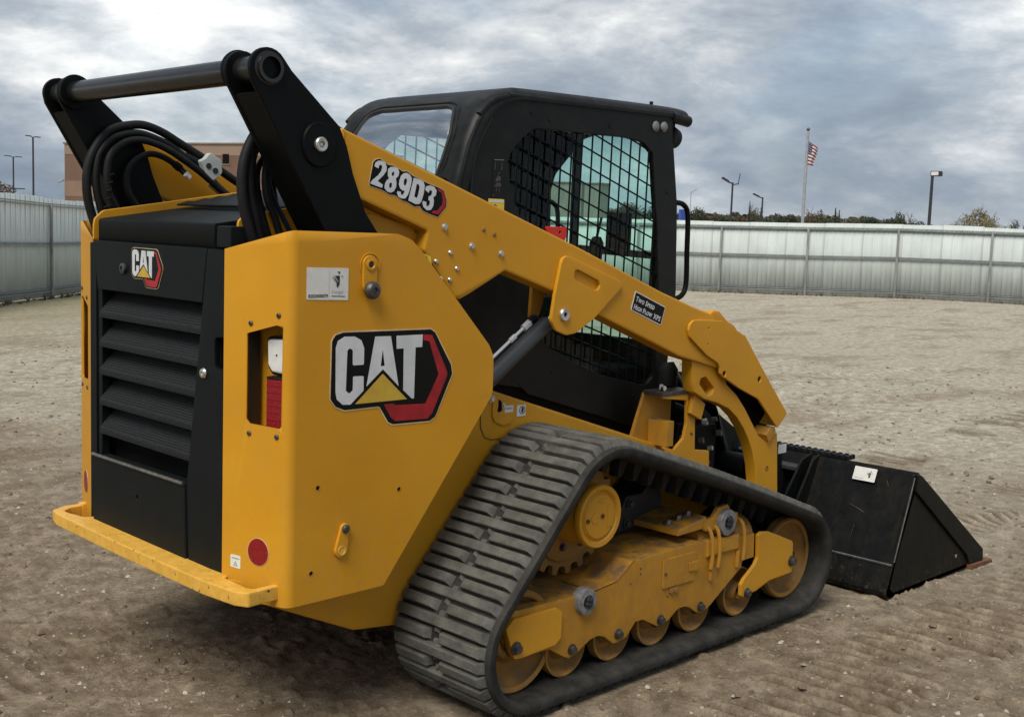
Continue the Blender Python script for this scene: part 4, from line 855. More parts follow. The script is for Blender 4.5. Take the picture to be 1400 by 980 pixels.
    # latches
    def pill(name, cx, z0, z1, r0, r1, w0, w1, mt, par):
        pts = [(cx+r1*math.cos(a), z1+r1*math.sin(a)) for a in [math.pi*k/12 for k in range(13)]]+[(cx+r0*math.cos(a), z0+r0*math.sin(a)) for a in [math.pi+math.pi*k/12 for k in range(13)]]
        return plate(name, pts, s*w0, s*w1, mt, par, bevel=0.002)
    lt = pill('upper_latch', 0.374, 1.395, 1.458, 0.024, 0.0265, 0.705, 0.716, YEL, panel)
    lathe('latch_ring', [(0.017,0),(0.018,-0.004),(0.012,-0.005),(0.0095,-0.002),(0.0095,0)], (0.374, s*0.716, 1.457), YEL, lt, 20).rotation_euler = (0, 0, 0 if s < 0 else math.pi)
    lathe('latch_pin', [(0.009,0),(0.009,-0.001),(0,-0.001)], (0.374, s*0.7165, 1.457), INK, lt, 14).rotation_euler = (0, 0, 0 if s < 0 else math.pi)
    lathe('latch_recess_ring', [(0.037,0),(0.038,-0.0035),(0.034,-0.004),(0.032,0)], (0.378, s*0.705, 1.455), YEL, lt, 28).rotation_euler = (0, 0, 0 if s < 0 else math.pi)
    lathe('latch_knob', [(0.025,0),(0.027,-0.006),(0.026,-0.014),(0.020,-0.022),(0.010,-0.023),(0.009,-0.017),(0,-0.016)], (0.376, s*0.716, 1.381), GUN, lt, 22).rotation_euler = (0, 0, 0 if s < 0 else math.pi)
    bm = bmesh.new()
    l2 = plate('lower_latch', [(0.287+0.022*math.cos(a), 0.603+0.022*math.sin(a)) for a in [math.radians(168+k*17) for k in range(12)]]+[(0.300+0.0155*math.cos(a), 0.668+0.0155*math.sin(a)) for a in [math.radians(-6+k*16) for k in range(12)]], s*0.705, s*0.717, YEL, panel, bevel=0.002)
    lathe('latch_pin', [(0.013,0),(0.0135,-0.004),(0.010,-0.008),(0,-0.009)], (0.300, s*0.717, 0.668), GUN, l2, 18).rotation_euler = (0, 0, 0 if s < 0 else math.pi)
    lathe('latch_ring', [(0.014,0),(0.0145,-0.003),(0.0115,-0.003),(0.011,0),(0.011,-0.001),(0,-0.001)], (0.287, s*0.717, 0.603), YELB, l2, 20).rotation_euler = (0, 0, 0 if s < 0 else math.pi)
    # forward turn-in flange of the panel
    if s < 0:
        build_logo(panel, side_frame(-0.7055), lambda x, z: (x, z))
        SF = side_frame(-0.7055)
        st = plate('asset_sticker', rc([(0.153,1.356),(0.300,1.352),(0.300,1.446),(0.153,1.448)], 0.003), 0.0, 0.0008, WHITE, panel, bevel=0, M=SF)
        text_obj('print', '82020000079', 0.0135, INK, st, SF @ Matrix.Translation((0.159,1.361,0.0010)), 0.0002, 0.0003, sx=0.92)
        bird(st, SF, 0.240, 1.391, 0.040)
        text_obj('print', 'Nelgar', 0.016, GREYINK, st, SF @ Matrix.Translation((0.240,1.372,0.0010)), 0.0002, 0.0)
        plate('print', [(0.240,1.3635),(0.288,1.362),(0.288,1.3645),(0.240,1.366)], 0.0008, 0.0012, INK, st, bevel=0, M=SF)
        plate('print', [(0.2305,1.360),(0.2312,1.360),(0.2312,1.440),(0.2305,1.440)], 0.0008, 0.0012, GREYINK, st, bevel=0, M=SF)

# ---------------- rear bumper
bump = plate('rear_bumper', rc([(-0.034,0.568),(-0.048,0.50),(-0.054,0.0),(-0.050,-0.50),(-0.034,-0.640),(-0.012,-0.682),(0.112,-0.672),(0.114,-0.648),(0.022,-0.652),(0.014,-0.632),(0.016,-0.512),(0.070,-0.47),(0.07,0.38),(0.012,0.405),(-0.008,0.50),(-0.004,0.535),(0.030,0.560),(0.085,0.572),(0.090,0.602),(0.020,0.600)],
    [0.012]*20), 0.478, 0.522, YELB, ML, plane='z', bevel=0.006)
plate('bumper_web', [(0.02,0.43),(0.02,-0.50),(0.08,-0.60),(0.30,-0.60),(0.30,0.40)], 0.494, 0.512, YEL, ML, plane='z', bevel=0.002)
for (s, y0, y1) in ((-1, 0.645, 0.678), (1, 0.568, 0.606)): box('bumper_foot', (0.078 if s > 0 else 0.095, 0.118), (s*y0, s*y1), (0.474, 0.526), YELB, bump, 0.004)

# ---------------- towers, cross tube
for s in (-1, 1):
    prof = [(-0.016,1.975),(-0.012,1.955),(0.240,1.545),(0.33,1.40),(0.52,1.40),(0.431,1.552),(0.383,1.611),(0.325,1.737),(0.283,1.854),(0.116,1.993)]
    hubarc = [(0.040+0.060*math.cos(a), 1.992+0.056*math.sin(a)) for a in [math.radians(35+k*15) for k in range(11)]]
    prof2 = [(-0.012,1.955),(0.240,1.545),(0.33,1.38),(0.55,1.38),(0.431,1.552),(0.383,1.611),(0.335,1.720),(0.310,1.800),(0.283,1.854)]+[(0.116,1.993)]+hubarc
    TO = 0.674 if s < 0 else 0.664
    tw = plate('lift_tower', prof2, s*TO, s*(TO-0.018), BLK, ML, bevel=0.004)
    plate('tower_inner_plate', prof2, s*0.548, s*0.530, BLK, tw, bevel=0.004)
    bm = bmesh.new()
    pts = [(0.030,1.935),(0.058,1.935),(0.308,1.535),(0.38,1.40),(0.35,1.40),(0.278,1.535)]
    plate('tower_rear_web', [(0.012,1.922),(0.028,1.930),(0.262,1.545),(0.36,1.38),(0.34,1.38),(0.246,1.545)], s*0.656, s*0.548, BLK, tw, bevel=0)
    plate('tower_front_web', [(0.10,1.985),(0.118,1.985),(0.282,1.850),(0.322,1.735),(0.42,1.55),(0.40,1.55),(0.305,1.735),(0.268,1.842)], s*0.656, s*0.548, BLK, tw, bevel=0)
    for w in (s*0.674, s*0.530):
        pass
    lathe('tower_hub', [(0.030,-0.012),(0.040,-0.012),(0.040,-0.002),(0.046,0.0),(0.046,0.006),(0.030,0.006),(0.030,0.10),(0,0.10)], (0.040, s*0.675, 1.992), BLKG, tw, 32).rotation_euler = (0, 0, 0 if s < 0 else math.pi)
    lathe('tower_flange', [(0.030,0),(0.058,0),(0.060,0.006),(0.058,0.014),(0.030,0.014)], (0.040, s*0.530, 1.992), BLK, tw, 32).rotation_euler = (0, 0, 0 if s < 0 else math.pi)
    pb = lathe('pivot_boss', [(0.058,0.006),(0.058,-0.004),(0.055,-0.008),(0.018,-0.009),(0,-0.009)], (0.208, s*0.674, 1.797), BLK, tw, 36); pb.rotation_euler = (0, 0, 0 if s < 0 else math.pi); pb.scale = (1.0, 1, 1.12)
    wa = lathe('pivot_washer', [(0.0, -0.006),(0.009,-0.006),(0.010,-0.010),(0.018,-0.011),(0.021,-0.008),(0.021,0)], (0.208, s*0.683, 1.797), ZINC, tw, 28); wa.rotation_euler = (0, 0, 0 if s < 0 else math.pi)
    lathe('pivot_bolt', [(0.0085,0),(0.0085,-0.0065),(0.006,-0.0065),(0.005,-0.003),(0,-0.003)], (0.208, s*0.683, 1.797), GUN, tw, 6).rotation_euler = (0, 0, 0 if s < 0 else math.pi)
tube('cross_tube', [(0.040,-0.60,1.992),(0.040,0.60,1.992)], 0.0365, BLKG, ML, 40)
for s in (-1, 1): tube('tube_stub', [(0.040,s*0.52,1.992),(0.040,s*0.672,1.992)], 0.0375, BLKG, ML, 32)

# ---------------- hydraulic hoses at the rear
H1 = [(0.112,1.50),(0.087,1.565),(0.070,1.63),(0.066,1.695),(0.077,1.761),(0.11,1.825),(0.157,1.873),(0.219,1.893),(0.282,1.899),(0.352,1.88),(0.418,1.848),(0.475,1.82),(0.517,1.799),(0.615,1.744),(0.70,1.70),(0.85,1.63)]
H2 = [(0.14,1.50),(0.116,1.587),(0.1,1.653),(0.096,1.719),(0.11,1.786),(0.152,1.837),(0.204,1.861),(0.262,1.868),(0.322,1.855),(0.382,1.832),(0.444,1.795),(0.486,1.779),(0.518,1.752),(0.572,1.70),(0.63,1.66),(0.78,1.58)]
H4 = [(0.19,1.50),(0.156,1.598),(0.128,1.654),(0.121,1.72),(0.137,1.787),(0.189,1.83),(0.247,1.843),(0.306,1.834),(0.366,1.812),(0.427,1.779),(0.50,1.735),(0.60,1.66)]
H3 = [(0.32,1.50),(0.253,1.610),(0.224,1.654),(0.214,1.699),(0.224,1.744),(0.253,1.777),(0.302,1.799),(0.352,1.793),(0.403,1.769),(0.440,1.742)]
for s in (-1, 1):
    hb = tube('hydraulic_hose', [(x, s*0.50, z) for x, z in H1], 0.0155, HOSE, ML, 14, 4)
    tube('hydraulic_hose', [(x, s*0.492, z) for x, z in H2], 0.0135, HOSE, ML, 14, 4)
    tube('hydraulic_hose', [(x, s*0.460, z) for x, z in H4], 0.0130, HOSE, ML, 14, 4)
    tube('hydraulic_hose', [(x, s*0.500, z) for x, z in H3], 0.0115, HOSE, ML, 14, 4)
    if s < 0: tube('hydraulic_hose', [(x+0.04, s*0.475, z-0.012) for x, z in H4[:9]]+[(0.44,s*0.52,1.72)], 0.011, HOSE, ML, 12, 4)
    for k in range(5): tube('hose_tie', [(0.105+0.005*k, s*0.45, 1.60+k*0.028),(0.120+0.004*k, s*0.44, 1.606+k*0.028),(0.135, s*0.455, 1.602+k*0.028)], 0.003, PLAST, ML, 6, 3)
    tube('hose_sleeve', [(0.440,s*0.492,1.797),(0.486,s*0.492,1.779),(0.510,s*0.492,1.760)], 0.018, PLAST, ML, 14, 2)
    tube('hose_fitting', [(0.403,s*0.5,1.769),(0.425,s*0.5,1.754)], 0.0150, PLAST, ML, 12)
    tube('hose_fitting', [(0.425,s*0.5,1.754),(0.446,s*0.5,1.738)], 0.0125, GUN, ML, 6)
    tube('hose_marker', [(0.436,s*0.478,1.735),(0.452,s*0.478,1.722)], 0.012, WHITE, ML, 10)
    tube('hose_fitting', [(0.53,s*0.47,1.705),(0.575,s*0.47,1.672)], 0.0115, ZINC, ML, 6)
    if s < 0: tube('blue_hose', [(0.19,s*0.455,1.735),(0.185,s*0.452,1.70),(0.204,s*0.45,1.645),(0.235,s*0.45,1.594),(0.275,s*0.45,1.53)], 0.009, paint('blue_hose_rubber%d' % s, (0.012,0.022,0.060), (0.02,0.03,0.075), rough=0.5), ML, 10, 4)
    for k, x in enumerate((0.10, 0.135, 0.19) if s < 0 else ()):
        tube('hydraulic_hose', [(x+0.05,s*0.44,1.80-k*0.03),(x+0.02,s*0.44,1.72),(x+0.03,s*0.44,1.63),(x+0.09,s*0.43,1.50)], 0.010, HOSE, ML, 10, 4)
cl = plate('hose_clamp', rc([(0.482,1.787),(0.500,1.795),(0.521,1.818),(0.569,1.793),(0.572,1.746),(0.559,1.731),(0.532,1.711),(0.500,1.742)], 0.008), 0.448, 0.478, ZINC, ML, bevel=0.004)
cl.data.materials[0] = paint('clamp_grey', (0.40,0.43,0.41), (0.48,0.50,0.48), rough=0.45)
for (x, z) in ((0.513,1.768),(0.541,1.752)): lathe('clamp_bolt', [(0.011,0),(0.011,-0.003),(0,-0.003)], (x,0.448,z), INK, cl, 16)

# ---------------- lift arms
ARM = [(0.30,1.855),(1.387,1.510),(1.858,1.351),(2.06,1.292),(2.177,1.262),(2.31,1.16),(2.30,1.06),(2.245,1.030),(1.978,1.093),(1.466,1.276),(1.238,1.359),(0.990,1.434),(0.828,1.357),(0.789,1.341),(0.765,1.345),(0.625,1.500),(0.640,1.560),(0.379,1.646),(0.30,1.66)]
LEG = [(2.084,1.100),(2.084,1.069),(2.090,0.985),(2.108,0.940),(2.183,0.905),(2.278,0.881),(2.364,0.849),(2.430,0.805),(2.483,0.753),(2.525,0.700),(2.556,0.651),(2.585,0.580),(2.604,0.498),(2.61,0.43),(2.63,0.36),(2.76,0.34),(2.785,0.40),(2.781,0.445),(2.752,0.705),(2.664,0.676),(2.60,0.712),(2.48,0.845),(2.415,0.905),(2.34,0.955),(2.30,1.02),(2.29,1.10)]
ELB = [(2.041,1.238),(2.018,1.222),(2.014,1.200),(2.023,1.171),(2.144,1.092),(2.226,1.055),(2.240,1.035),(2.245,1.010),(2.262,0.996),(2.381,0.942),(2.539,0.881),(2.704,0.738),(2.777,0.798),(2.402,1.165),(2.300,1.205),(2.240,1.230),(2.10,1.240)]
for s in (-1, 1):
    arm = plate('lift_arm', rc(ARM, [0.01,0,0,0,0.03,0.03,0.02,0.02,0,0,0,0.015,0.03,0.02,0.02,0.02,0.01,0,0]), s*0.66, s*0.575, YEL, ML, bevel=0.012)
    plate('arm_inner_gusset', rc([(0.42,1.62),(0.62,1.57),(0.68,1.50),(0.60,1.46),(0.47,1.45)], 0.03), s*0.61, s*0.595, YEL, arm, bevel=0.003)
    plate('arm_leg', LEG, s*0.645, s*0.590, YEL, arm, bevel=0.005, holes=[rc([(2.152,0.993),(2.143,0.970),(2.205,0.918),(2.235,0.921),(2.249,0.945),(2.185,0.998)], 0.012)])
    plate('slot_backing', [(2.13,0.90),(2.26,0.90),(2.26,1.01),(2.13,1.01)], s*0.600, s*0.594, YELD, arm, bevel=0)
    eo = plate('elbow_plate', rc(ELB, [0.02,0.02,0.02,0.02,0.01,0.02,0.01,0.015,0.01,0.0,0.01,0.012,0.012,0.06,0.04,0.02,0.03]), s*0.674, s*0.661, YEL, arm, bevel=0.003, holes=[circle(2.274,1.008,0.012,14), circle(2.538,0.968,0.013,14), circle(2.147,1.203,0.004,8), circle(2.147,1.138,0.004,8)])
    plate('elbow_inner_plate', rc(ELB, 0.01), s*0.572, s*0.560, YEL, arm, bevel=0.002)
    lathe('elbow_bush', [(0.013,0.0),(0.013,0.02),(0,0.02)], (2.538, s*0.668, 0.968), RUST, arm, 14).rotation_euler = (0, 0, 0 if s < 0 else math.pi)
    lathe('elbow_bush', [(0.012,0.0),(0.012,0.02),(0,0.02)], (2.274, s*0.668, 1.008), RUST, arm, 14).rotation_euler = (0, 0, 0 if s < 0 else math.pi)
    plate('elbow_front_skin', [(2.41,1.155),(2.425,1.165),(2.772,0.812),(2.705,0.745),(2.69,0.75),(2.748,0.806)], s*0.661, s*0.572, YEL, arm, bevel=0.001)
    plate('elbow_shade_sheet', [(2.26,1.02),(2.40,1.10),(2.765,0.80),(2.745,0.69),(2.60,0.66),(2.40,0.86)], s*0.585, s*0.578, VOID, arm, bevel=0)  # black sheet over the inner plate, standing in for shade in the hollow
    plate('elbow_lower_tab', rc([(2.640,0.712),(2.664,0.674),(2.716,0.716),(2.704,0.742),(2.668,0.744)], 0.004), s*0.660, s*0.585, YELD, arm, bevel=0.003)
    plate('arm_hook', rc([(2.190,1.250),(2.204,1.262),(2.225,1.272),(2.262,1.268),(2.325,1.224),(2.375,1.205),(2.45,1.14),(2.30,1.16)], 0.01), s*0.64, s*0.60, YEL, arm, bevel=0.006)
    lathe('leg_pin', [(0.011,0),(0.011,-0.004),(0.007,-0.004),(0.007,0.002),(0,0.002)], (2.680, s*0.643, 0.555), RUST, arm, 14).rotation_euler = (0, 0, 0 if s < 0 else math.pi)
    br = plate('arm_bracket', rc([(1.257,1.481),(1.275,1.489),(1.295,1.486),(1.586,1.394),(1.592,1.380),(1.436,1.262),(1.336,1.212),(1.290,1.207),(1.235,1.225),(1.208,1.262),(1.223,1.355),(1.249,1.465)], [0.01,0.01,0.01,0.01,0.01,0.02,0.03,0.03,0.03,0.03,0.02,0.01]), s*0.675, s*0.660, YEL, arm, bevel=0.003,
        holes=[rc([(1.321,1.438),(1.338,1.440),(1.452,1.401),(1.462,1.384),(1.452,1.368),(1.436,1.365),(1.330,1.401),(1.318,1.415)], 0.008)])
    lathe('bracket_pin', [(0.008,-0.004),(0.009,-0.010),(0.021,-0.011),(0.024,-0.006),(0.024,0)], (1.270, s*0.675, 1.282), ZINC, arm, 24).rotation_euler = (0, 0, 0 if s < 0 else math.pi)
    lathe('bracket_bolt', [(0.009,0),(0.009,-0.007),(0.005,-0.007),(0.004,-0.004),(0,-0.004)], (1.270, s*0.675, 1.282), INK, arm, 6).rotation_euler = (0, 0, 0 if s < 0 else math.pi)
    plate('cylinder_lug', rc([(1.225,1.40),(1.30,1.38),(1.285,1.32),(1.262,1.262),(1.238,1.248),(1.218,1.262),(1.222,1.33)], 0.02), s*0.56, s*0.545, YELD, arm, bevel=0.003)
    for i, (x, z) in enumerate([(0.708,1.575),(0.828,1.516),(0.963,1.493)]): lathe('arm_bolt', [(0.0105,0),(0.0125,-0.003),(0.009,-0.004),(0.0075,-0.010),(0,-0.010)], (x, s*0.660, z), ZINC, arm, 12).rotation_euler = (0, 0, 0 if s < 0 else math.pi)
    for (x, z) in [(0.736,1.494),(0.677,1.466),(0.766,1.443),(0.700,1.411),(0.737,1.407)]: lathe('arm_rivet', [(0.0085,0),(0.0085,-0.003),(0.006,-0.006),(0,-0.007)], (x, s*0.660, z), ZINC, arm, 12).rotation_euler = (0, 0, 0 if s < 0 else math.pi)
    for (x, z) in [(0.881,1.572),(0.930,1.557)]: lathe('arm_rivet', [(0.0085,0),(0.0085,-0.002),(0.006,-0.004),(0,-0.004)], (x, s*0.660, z), YELW, arm, 12).rotation_euler = (0, 0, 0 if s < 0 else math.pi)
    tube('lift_cylinder', [(0.70,s*0.60,0.87),(1.262,s*0.60,1.245)], 0.030, CYLP, ML, 24)
    lathe('cylinder_end', [(0.0,0.0),(0.012,0.0),(0.012,0.01)], (1.263, s*0.60, 1.255), ZINC, ML, 12)
    tube('hose_pipe', [(0.98,s*0.58,1.105),(1.170,s*0.58,1.232)], 0.006, SILV, ML, 8)
    tube('pipe_nut', [(1.100,s*0.58,1.185),(1.125,s*0.58,1.202)], 0.010, SILV, ML, 6)
    tube('pipe_nut', [(1.165,s*0.58,1.228),(1.195,s*0.58,1.248)], 0.014, SILV, ML, 6)
    tube('hydraulic_hose', [(1.19,s*0.58,1.245),(1.23,s*0.57,1.262),(1.27,s*0.55,1.24),(1.30,s*0.52,1.20)], 0.013, HOSE, ML, 10, 4)
SF = side_frame(-0.6602)
G = {'two': [(0.407,1.6982),(0.416,1.7087),(0.436,1.7228),(0.447,1.7354),(0.451,1.7477),(0.449,1.7529),(0.442,1.7551),(0.438,1.7509),(0.437,1.7428),(0.421,1.7489),(0.425,1.76),(0.436,1.7662),(0.449,1.7666),(0.462,1.7614),(0.468,1.7497),(0.467,1.7376),(0.457,1.7249),(0.434,1.7056),(0.455,1.6956),(0.451,1.686),(0.408,1.6962)],
'eight': [(0.473,1.7359),(0.474,1.744),(0.484,1.7507),(0.497,1.7515),(0.512,1.7473),(0.517,1.7365),(0.514,1.7251),(0.504,1.7164),(0.507,1.7054),(0.506,1.6911),(0.498,1.6785),(0.485,1.6729),(0.471,1.6762),(0.461,1.6859),(0.463,1.699),(0.469,1.7095),(0.478,1.715),(0.473,1.7238)],
'eight_a': [(0.488,1.7327),(0.493,1.7375),(0.498,1.7343),(0.497,1.7262),(0.493,1.7229),(0.488,1.7256)], 'eight_b': [(0.479,1.6999),(0.486,1.7043),(0.49,1.7004),(0.489,1.6903),(0.484,1.686),(0.479,1.6898)],
'nine': [(0.519,1.7122),(0.525,1.7267),(0.535,1.7344),(0.548,1.7362),(0.56,1.7308),(0.568,1.7209),(0.566,1.7064),(0.559,1.6814),(0.553,1.6688),(0.543,1.658),(0.529,1.6575),(0.516,1.662),(0.51,1.673),(0.512,1.6792),(0.526,1.6778),(0.525,1.6706),(0.532,1.6678),(0.538,1.6742),(0.541,1.6815),(0.531,1.6821),(0.522,1.6878),(0.517,1.6998)], 'nine_a': [(0.536,1.713),(0.541,1.7194),(0.548,1.7177),(0.549,1.7096),(0.545,1.6992),(0.54,1.6959),(0.536,1.7008)],
'dee': [(0.576,1.7234),(0.6,1.7185),(0.615,1.7131),(0.621,1.7009),(0.617,1.6758),(0.609,1.6525),(0.601,1.6439),(0.586,1.6423),(0.556,1.6524)], 'dee_a': [(0.588,1.7055),(0.597,1.7028),(0.6,1.6936),(0.595,1.6706),(0.59,1.6611),(0.579,1.6658)],
'three': [(0.623,1.6885),(0.627,1.6991),(0.642,1.703),(0.659,1.6997),(0.67,1.6887),(0.668,1.6739),(0.657,1.6661),(0.66,1.6567),(0.658,1.6398),(0.649,1.6269),(0.632,1.6252),(0.618,1.6341),(0.613,1.6454),(0.615,1.6538),(0.629,1.6512),(0.629,1.6408),(0.636,1.6369),(0.643,1.6434),(0.644,1.654),(0.637,1.6578),(0.639,1.6684),(0.65,1.6731),(0.652,1.6847),(0.645,1.6886),(0.64,1.6862),(0.637,1.6788)],
'base': [(0.404,1.698),(0.417,1.7606),(0.427,1.7692),(0.442,1.7722),(0.474,1.7561),(0.492,1.7552),(0.519,1.7447),(0.532,1.7394),(0.548,1.7413),(0.57,1.7292),(0.62,1.7133),(0.645,1.7052),(0.673,1.6993),(0.701,1.6902),(0.713,1.661),(0.712,1.6398),(0.679,1.6058),(0.648,1.6132),(0.615,1.6236),(0.603,1.6367),(0.581,1.6348),(0.548,1.649),(0.532,1.6514),(0.503,1.6665),(0.482,1.6676),(0.461,1.6768),(0.453,1.6794),(0.406,1.6902)],
'red': [(0.673,1.6951),(0.699,1.689),(0.71,1.6609),(0.709,1.6418),(0.68,1.6132),(0.651,1.6185),(0.659,1.6251),(0.676,1.6257),(0.695,1.6455),(0.697,1.6604),(0.692,1.6813),(0.678,1.6869)]}
mp_ = plate('model_decal', grow(G['base'], 0.0022), 0.0, 0.0010, LOGOE, ML, bevel=0, M=SF)
plate('backing', G['base'], 0.0010, 0.0015, LOGOB, mp_, bevel=0, M=SF)
plate('red_band', G['red'], 0.0015, 0.0020, LOGOR, mp_, bevel=0, M=SF)
for k, hs in (('two', []), ('eight', ['eight_a', 'eight_b']), ('nine', ['nine_a']), ('dee', ['dee_a']), ('three', [])):
    plate('digit', rc(G[k], 0.002, 2), 0.0015, 0.0022, SILV, mp_, holes=[G[h] for h in hs], bevel=0, M=SF)
ql = plate('option_decal', rc([(1.657,1.289),(1.681,1.360),(1.871,1.294),(1.846,1.222)], 0.003), 0, 0.0010, WHITE, ML, bevel=0, M=SF)
plate('backing', [(1.663,1.290),(1.684,1.355),(1.866,1.2925),(1.8435,1.227)], 0.0010, 0.0014, LOGOB, ql, bevel=0, M=SF)
def caps(p0, p1, words, big, small, par):
    """small-caps line fitted between two points of the arm side"""
    items = []; c = 0.0
    for w in words:
        for i, chh in enumerate(w):
            sz = big if (i == 0 or w == 'XPS') else small
            cu = bpy.data.curves.new('letter', 'FONT'); cu.body = chh; cu.size = sz; cu.extrude = 0.0003; cu.offset = 0.0006; cu.resolution_u = 3; cu.shear = 0.08
            tmp = bpy.data.objects.new('letter', cu); me = bpy.data.meshes.new_from_object(tmp); bpy.data.objects.remove(tmp); bpy.data.curves.remove(cu)
            xs = [v.co.x for v in me.vertices]; items.append((me, c-min(xs))); c += max(xs)-min(xs)+0.0022
        c += small*0.42
    c -= small*0.42; d = Vector((p1[0]-p0[0], p1[1]-p0[1])); k = d.length/c
    B = SF @ Matrix.Translation((p0[0], p0[1], 0.0017)) @ Matrix.Rotation(math.atan2(d.y, d.x), 4, 'Z')
    for me, x in items:
        me.transform(B @ Matrix.Diagonal((k, 1, 1, 1)) @ Matrix.Translation((x, 0, 0))); me.materials.clear(); finish('letter', me, SILV, par, smooth=False)
caps((1.684, 1.3215), (1.799, 1.284), ['TWO', 'SPEED'], 0.0275, 0.0215, ql)
caps((1.673, 1.2925), (1.838, 1.238), ['HIGH', 'FLOW', 'XPS'], 0.0275, 0.0215, ql)
wd = plate('warning_decal', rc([(0.612,1.495),(0.655,1.480),(0.662,1.440),(0.640,1.448),(0.622,1.470)], 0.003), 0, 0.001, WARN, ML, bevel=0, M=SF)
plate('print', [(0.636,1.484),(0.652,1.458),(0.628,1.464)], 0.001, 0.0014, INK, wd, bevel=0, M=SF, holes=[[(0.637,1.477),(0.645,1.463),(0.634,1.466)]])
rk = plate('red_stop', rc([(1.255,1.560),(1.247,1.590),(1.350,1.590),(1.352,1.560),(1.325,1.50)], 0.006), -0.60, -0.588, REDP, ML, bevel=0.002, holes=[circle(1.315,1.570,0.006,10)])

# ---------------- front of the chassis
for s in (-1, 1):
    fb = plate('front_post', rc([(2.156,0.927),(2.171,0.912),(2.149,0.869),(2.187,0.824),(2.197,0.684),(2.300,0.669),(2.307,0.560),(2.05,0.60),(1.98,0.72),(2.052,0.699),(2.115,0.741),(2.130,0.80),(2.124,0.898),(1.964,0.917),(1.964,0.941)], 0.006), s*0.60, s*0.585, YEL, ML, bevel=0.003)
    plate('post_rear_sheet', [(1.90,0.60),(1.90,0.76),(1.97,0.93),(2.15,0.92),(2.15,0.60)], s*0.50, s*0.485, YELD, ML, bevel=0.002)
    box('post_shelf', (1.958, 2.160), (s*0.50, s*0.604), (0.925, 0.943), GUN, fb, 0.004)
    plate('post_tab', rc([(2.145,0.925),(2.224,0.879),(2.201,0.812),(2.125,0.846)], 0.005), s*0.622, s*0.602, YEL, ML, bevel=0.003)
    box('post_step', (2.00, 2.045), (s*0.60, s*0.50), (0.715, 0.82), YELD, ML, 0.003)
    tube('cab_isolator', [(2.13,s*0.49,0.95),(2.13,s*0.49,1.015),(2.13,s*0.485,1.045)], [0.040,0.042,0.026], PLAST, ML, 20)
    bolt(ML, 1.995, s*0.56, 0.955, s, 0.012, 0.02, CHROME)
    lathe('post_bolt', [(0.007,0),(0.007,-0.003),(0,-0.003)], (2.165, s*0.600, 0.755), RUST, ML, 10)
box('cab_floor_block', (1.10, 2.12), (-0.38, 0.38), (0.72, 1.02), VOID, ML, 0.02)
box('front_frame', (2.0, 2.38), (-0.48, 0.48), (0.28, 0.62), VOID, ML, 0.03)
box('front_cover', (2.12, 2.26), (-0.36, 0.36), (0.60, 1.0), PLAST, ML, 0.03)
for s in (-1, 1):
    tube('tilt_cylinder', [(2.25,s*0.40,0.98),(2.86,s*0.36,0.42)], 0.040, BLK, ML, 18)
    tube('cylinder_rod', [(2.70,s*0.37,0.57),(2.93,s*0.355,0.36)], 0.020, CHROME, ML, 14)
    tube('hydraulic_hose', [(2.20,s*0.47,0.86),(2.34,s*0.46,0.80),(2.42,s*0.44,0.66),(2.40,s*0.42,0.50)], 0.014, HOSE, ML, 10, 5)
    tube('hydraulic_hose', [(2.20,s*0.43,0.78),(2.30,s*0.43,0.74),(2.36,s*0.42,0.60),(2.30,s*0.41,0.45)], 0.012, HOSE, ML, 10, 5)
    tube('pipe_nut', [(2.255,s*0.50,0.745),(2.28,s*0.50,0.735)], 0.016, ZINC, ML, 6)
    tube('pipe_nut', [(2.235,s*0.50,0.715),(2.262,s*0.50,0.712)], 0.013, ZINC, ML, 6)
# dark machinery behind the arm arch: linkage plates, valve block, fittings
for s in (-1, 1):
    plate('tilt_link', rc([(2.30,0.42),(2.28,0.86),(2.36,0.98),(2.50,0.96),(2.62,0.82),(2.90,0.66),(2.94,0.45),(2.80,0.36),(2.50,0.34)], 0.05), s*0.34, s*0.30, PLAST, ML, bevel=0.008)
    box('valve_block', (2.28, 2.46), (s*0.52, s*0.40), (0.56, 0.76), PLAST, ML, 0.012)
    for k, (x, z) in enumerate(((2.33,0.78),(2.40,0.785),(2.31,0.70),(2.38,0.66),(2.44,0.72),(2.36,0.60))):
        tube('pipe_nut', [(x, s*0.535, z),(x+0.008, s*0.555, z+0.004)], 0.011 if k % 2 else 0.015, GUN if k % 3 else ZINC, ML, 6)
    for k in range(4):
        tube('hydraulic_hose', [(2.30+0.03*k,s*(0.50-0.02*k),0.76),(2.34+0.04*k,s*(0.49-0.02*k),0.86-0.01*k),(2.50+0.04*k,s*(0.46-0.02*k),0.84-0.03*k),(2.66+0.03*k,s*(0.42-0.01*k),0.62-0.02*k),(2.80,s*0.38,0.45)], 0.0125, HOSE, ML, 10, 5)
tube('arm_cross_tube', [(2.66,-0.57,0.55),(2.66,0.57,0.55)], 0.055, BLK, ML, 24)
cp = box('coupler_plate', (2.86, 2.93), (-0.57, 0.57), (0.12, 0.58), BLK, ML, 0.01)
for y in (-0.57, -0.20, 0.20, 0.57):
    plate('coupler_rib', rc([(2.70,0.30),(2.66,0.50),(2.72,0.60),(2.90,0.62),(2.90,0.14),(2.78,0.14)], 0.03), y-0.014, y+0.014, BLK, cp, bevel=0.003)
box('coupler_sticker', (2.853, 2.859), (-0.34, -0.28), (0.58, 0.61), WHITE, cp, 0)
plate('coupler_label', [(2.862,0.590),(2.93,0.590),(2.93,0.632),(2.862,0.632)], -0.585, -0.584, WHITE, cp, bevel=0)

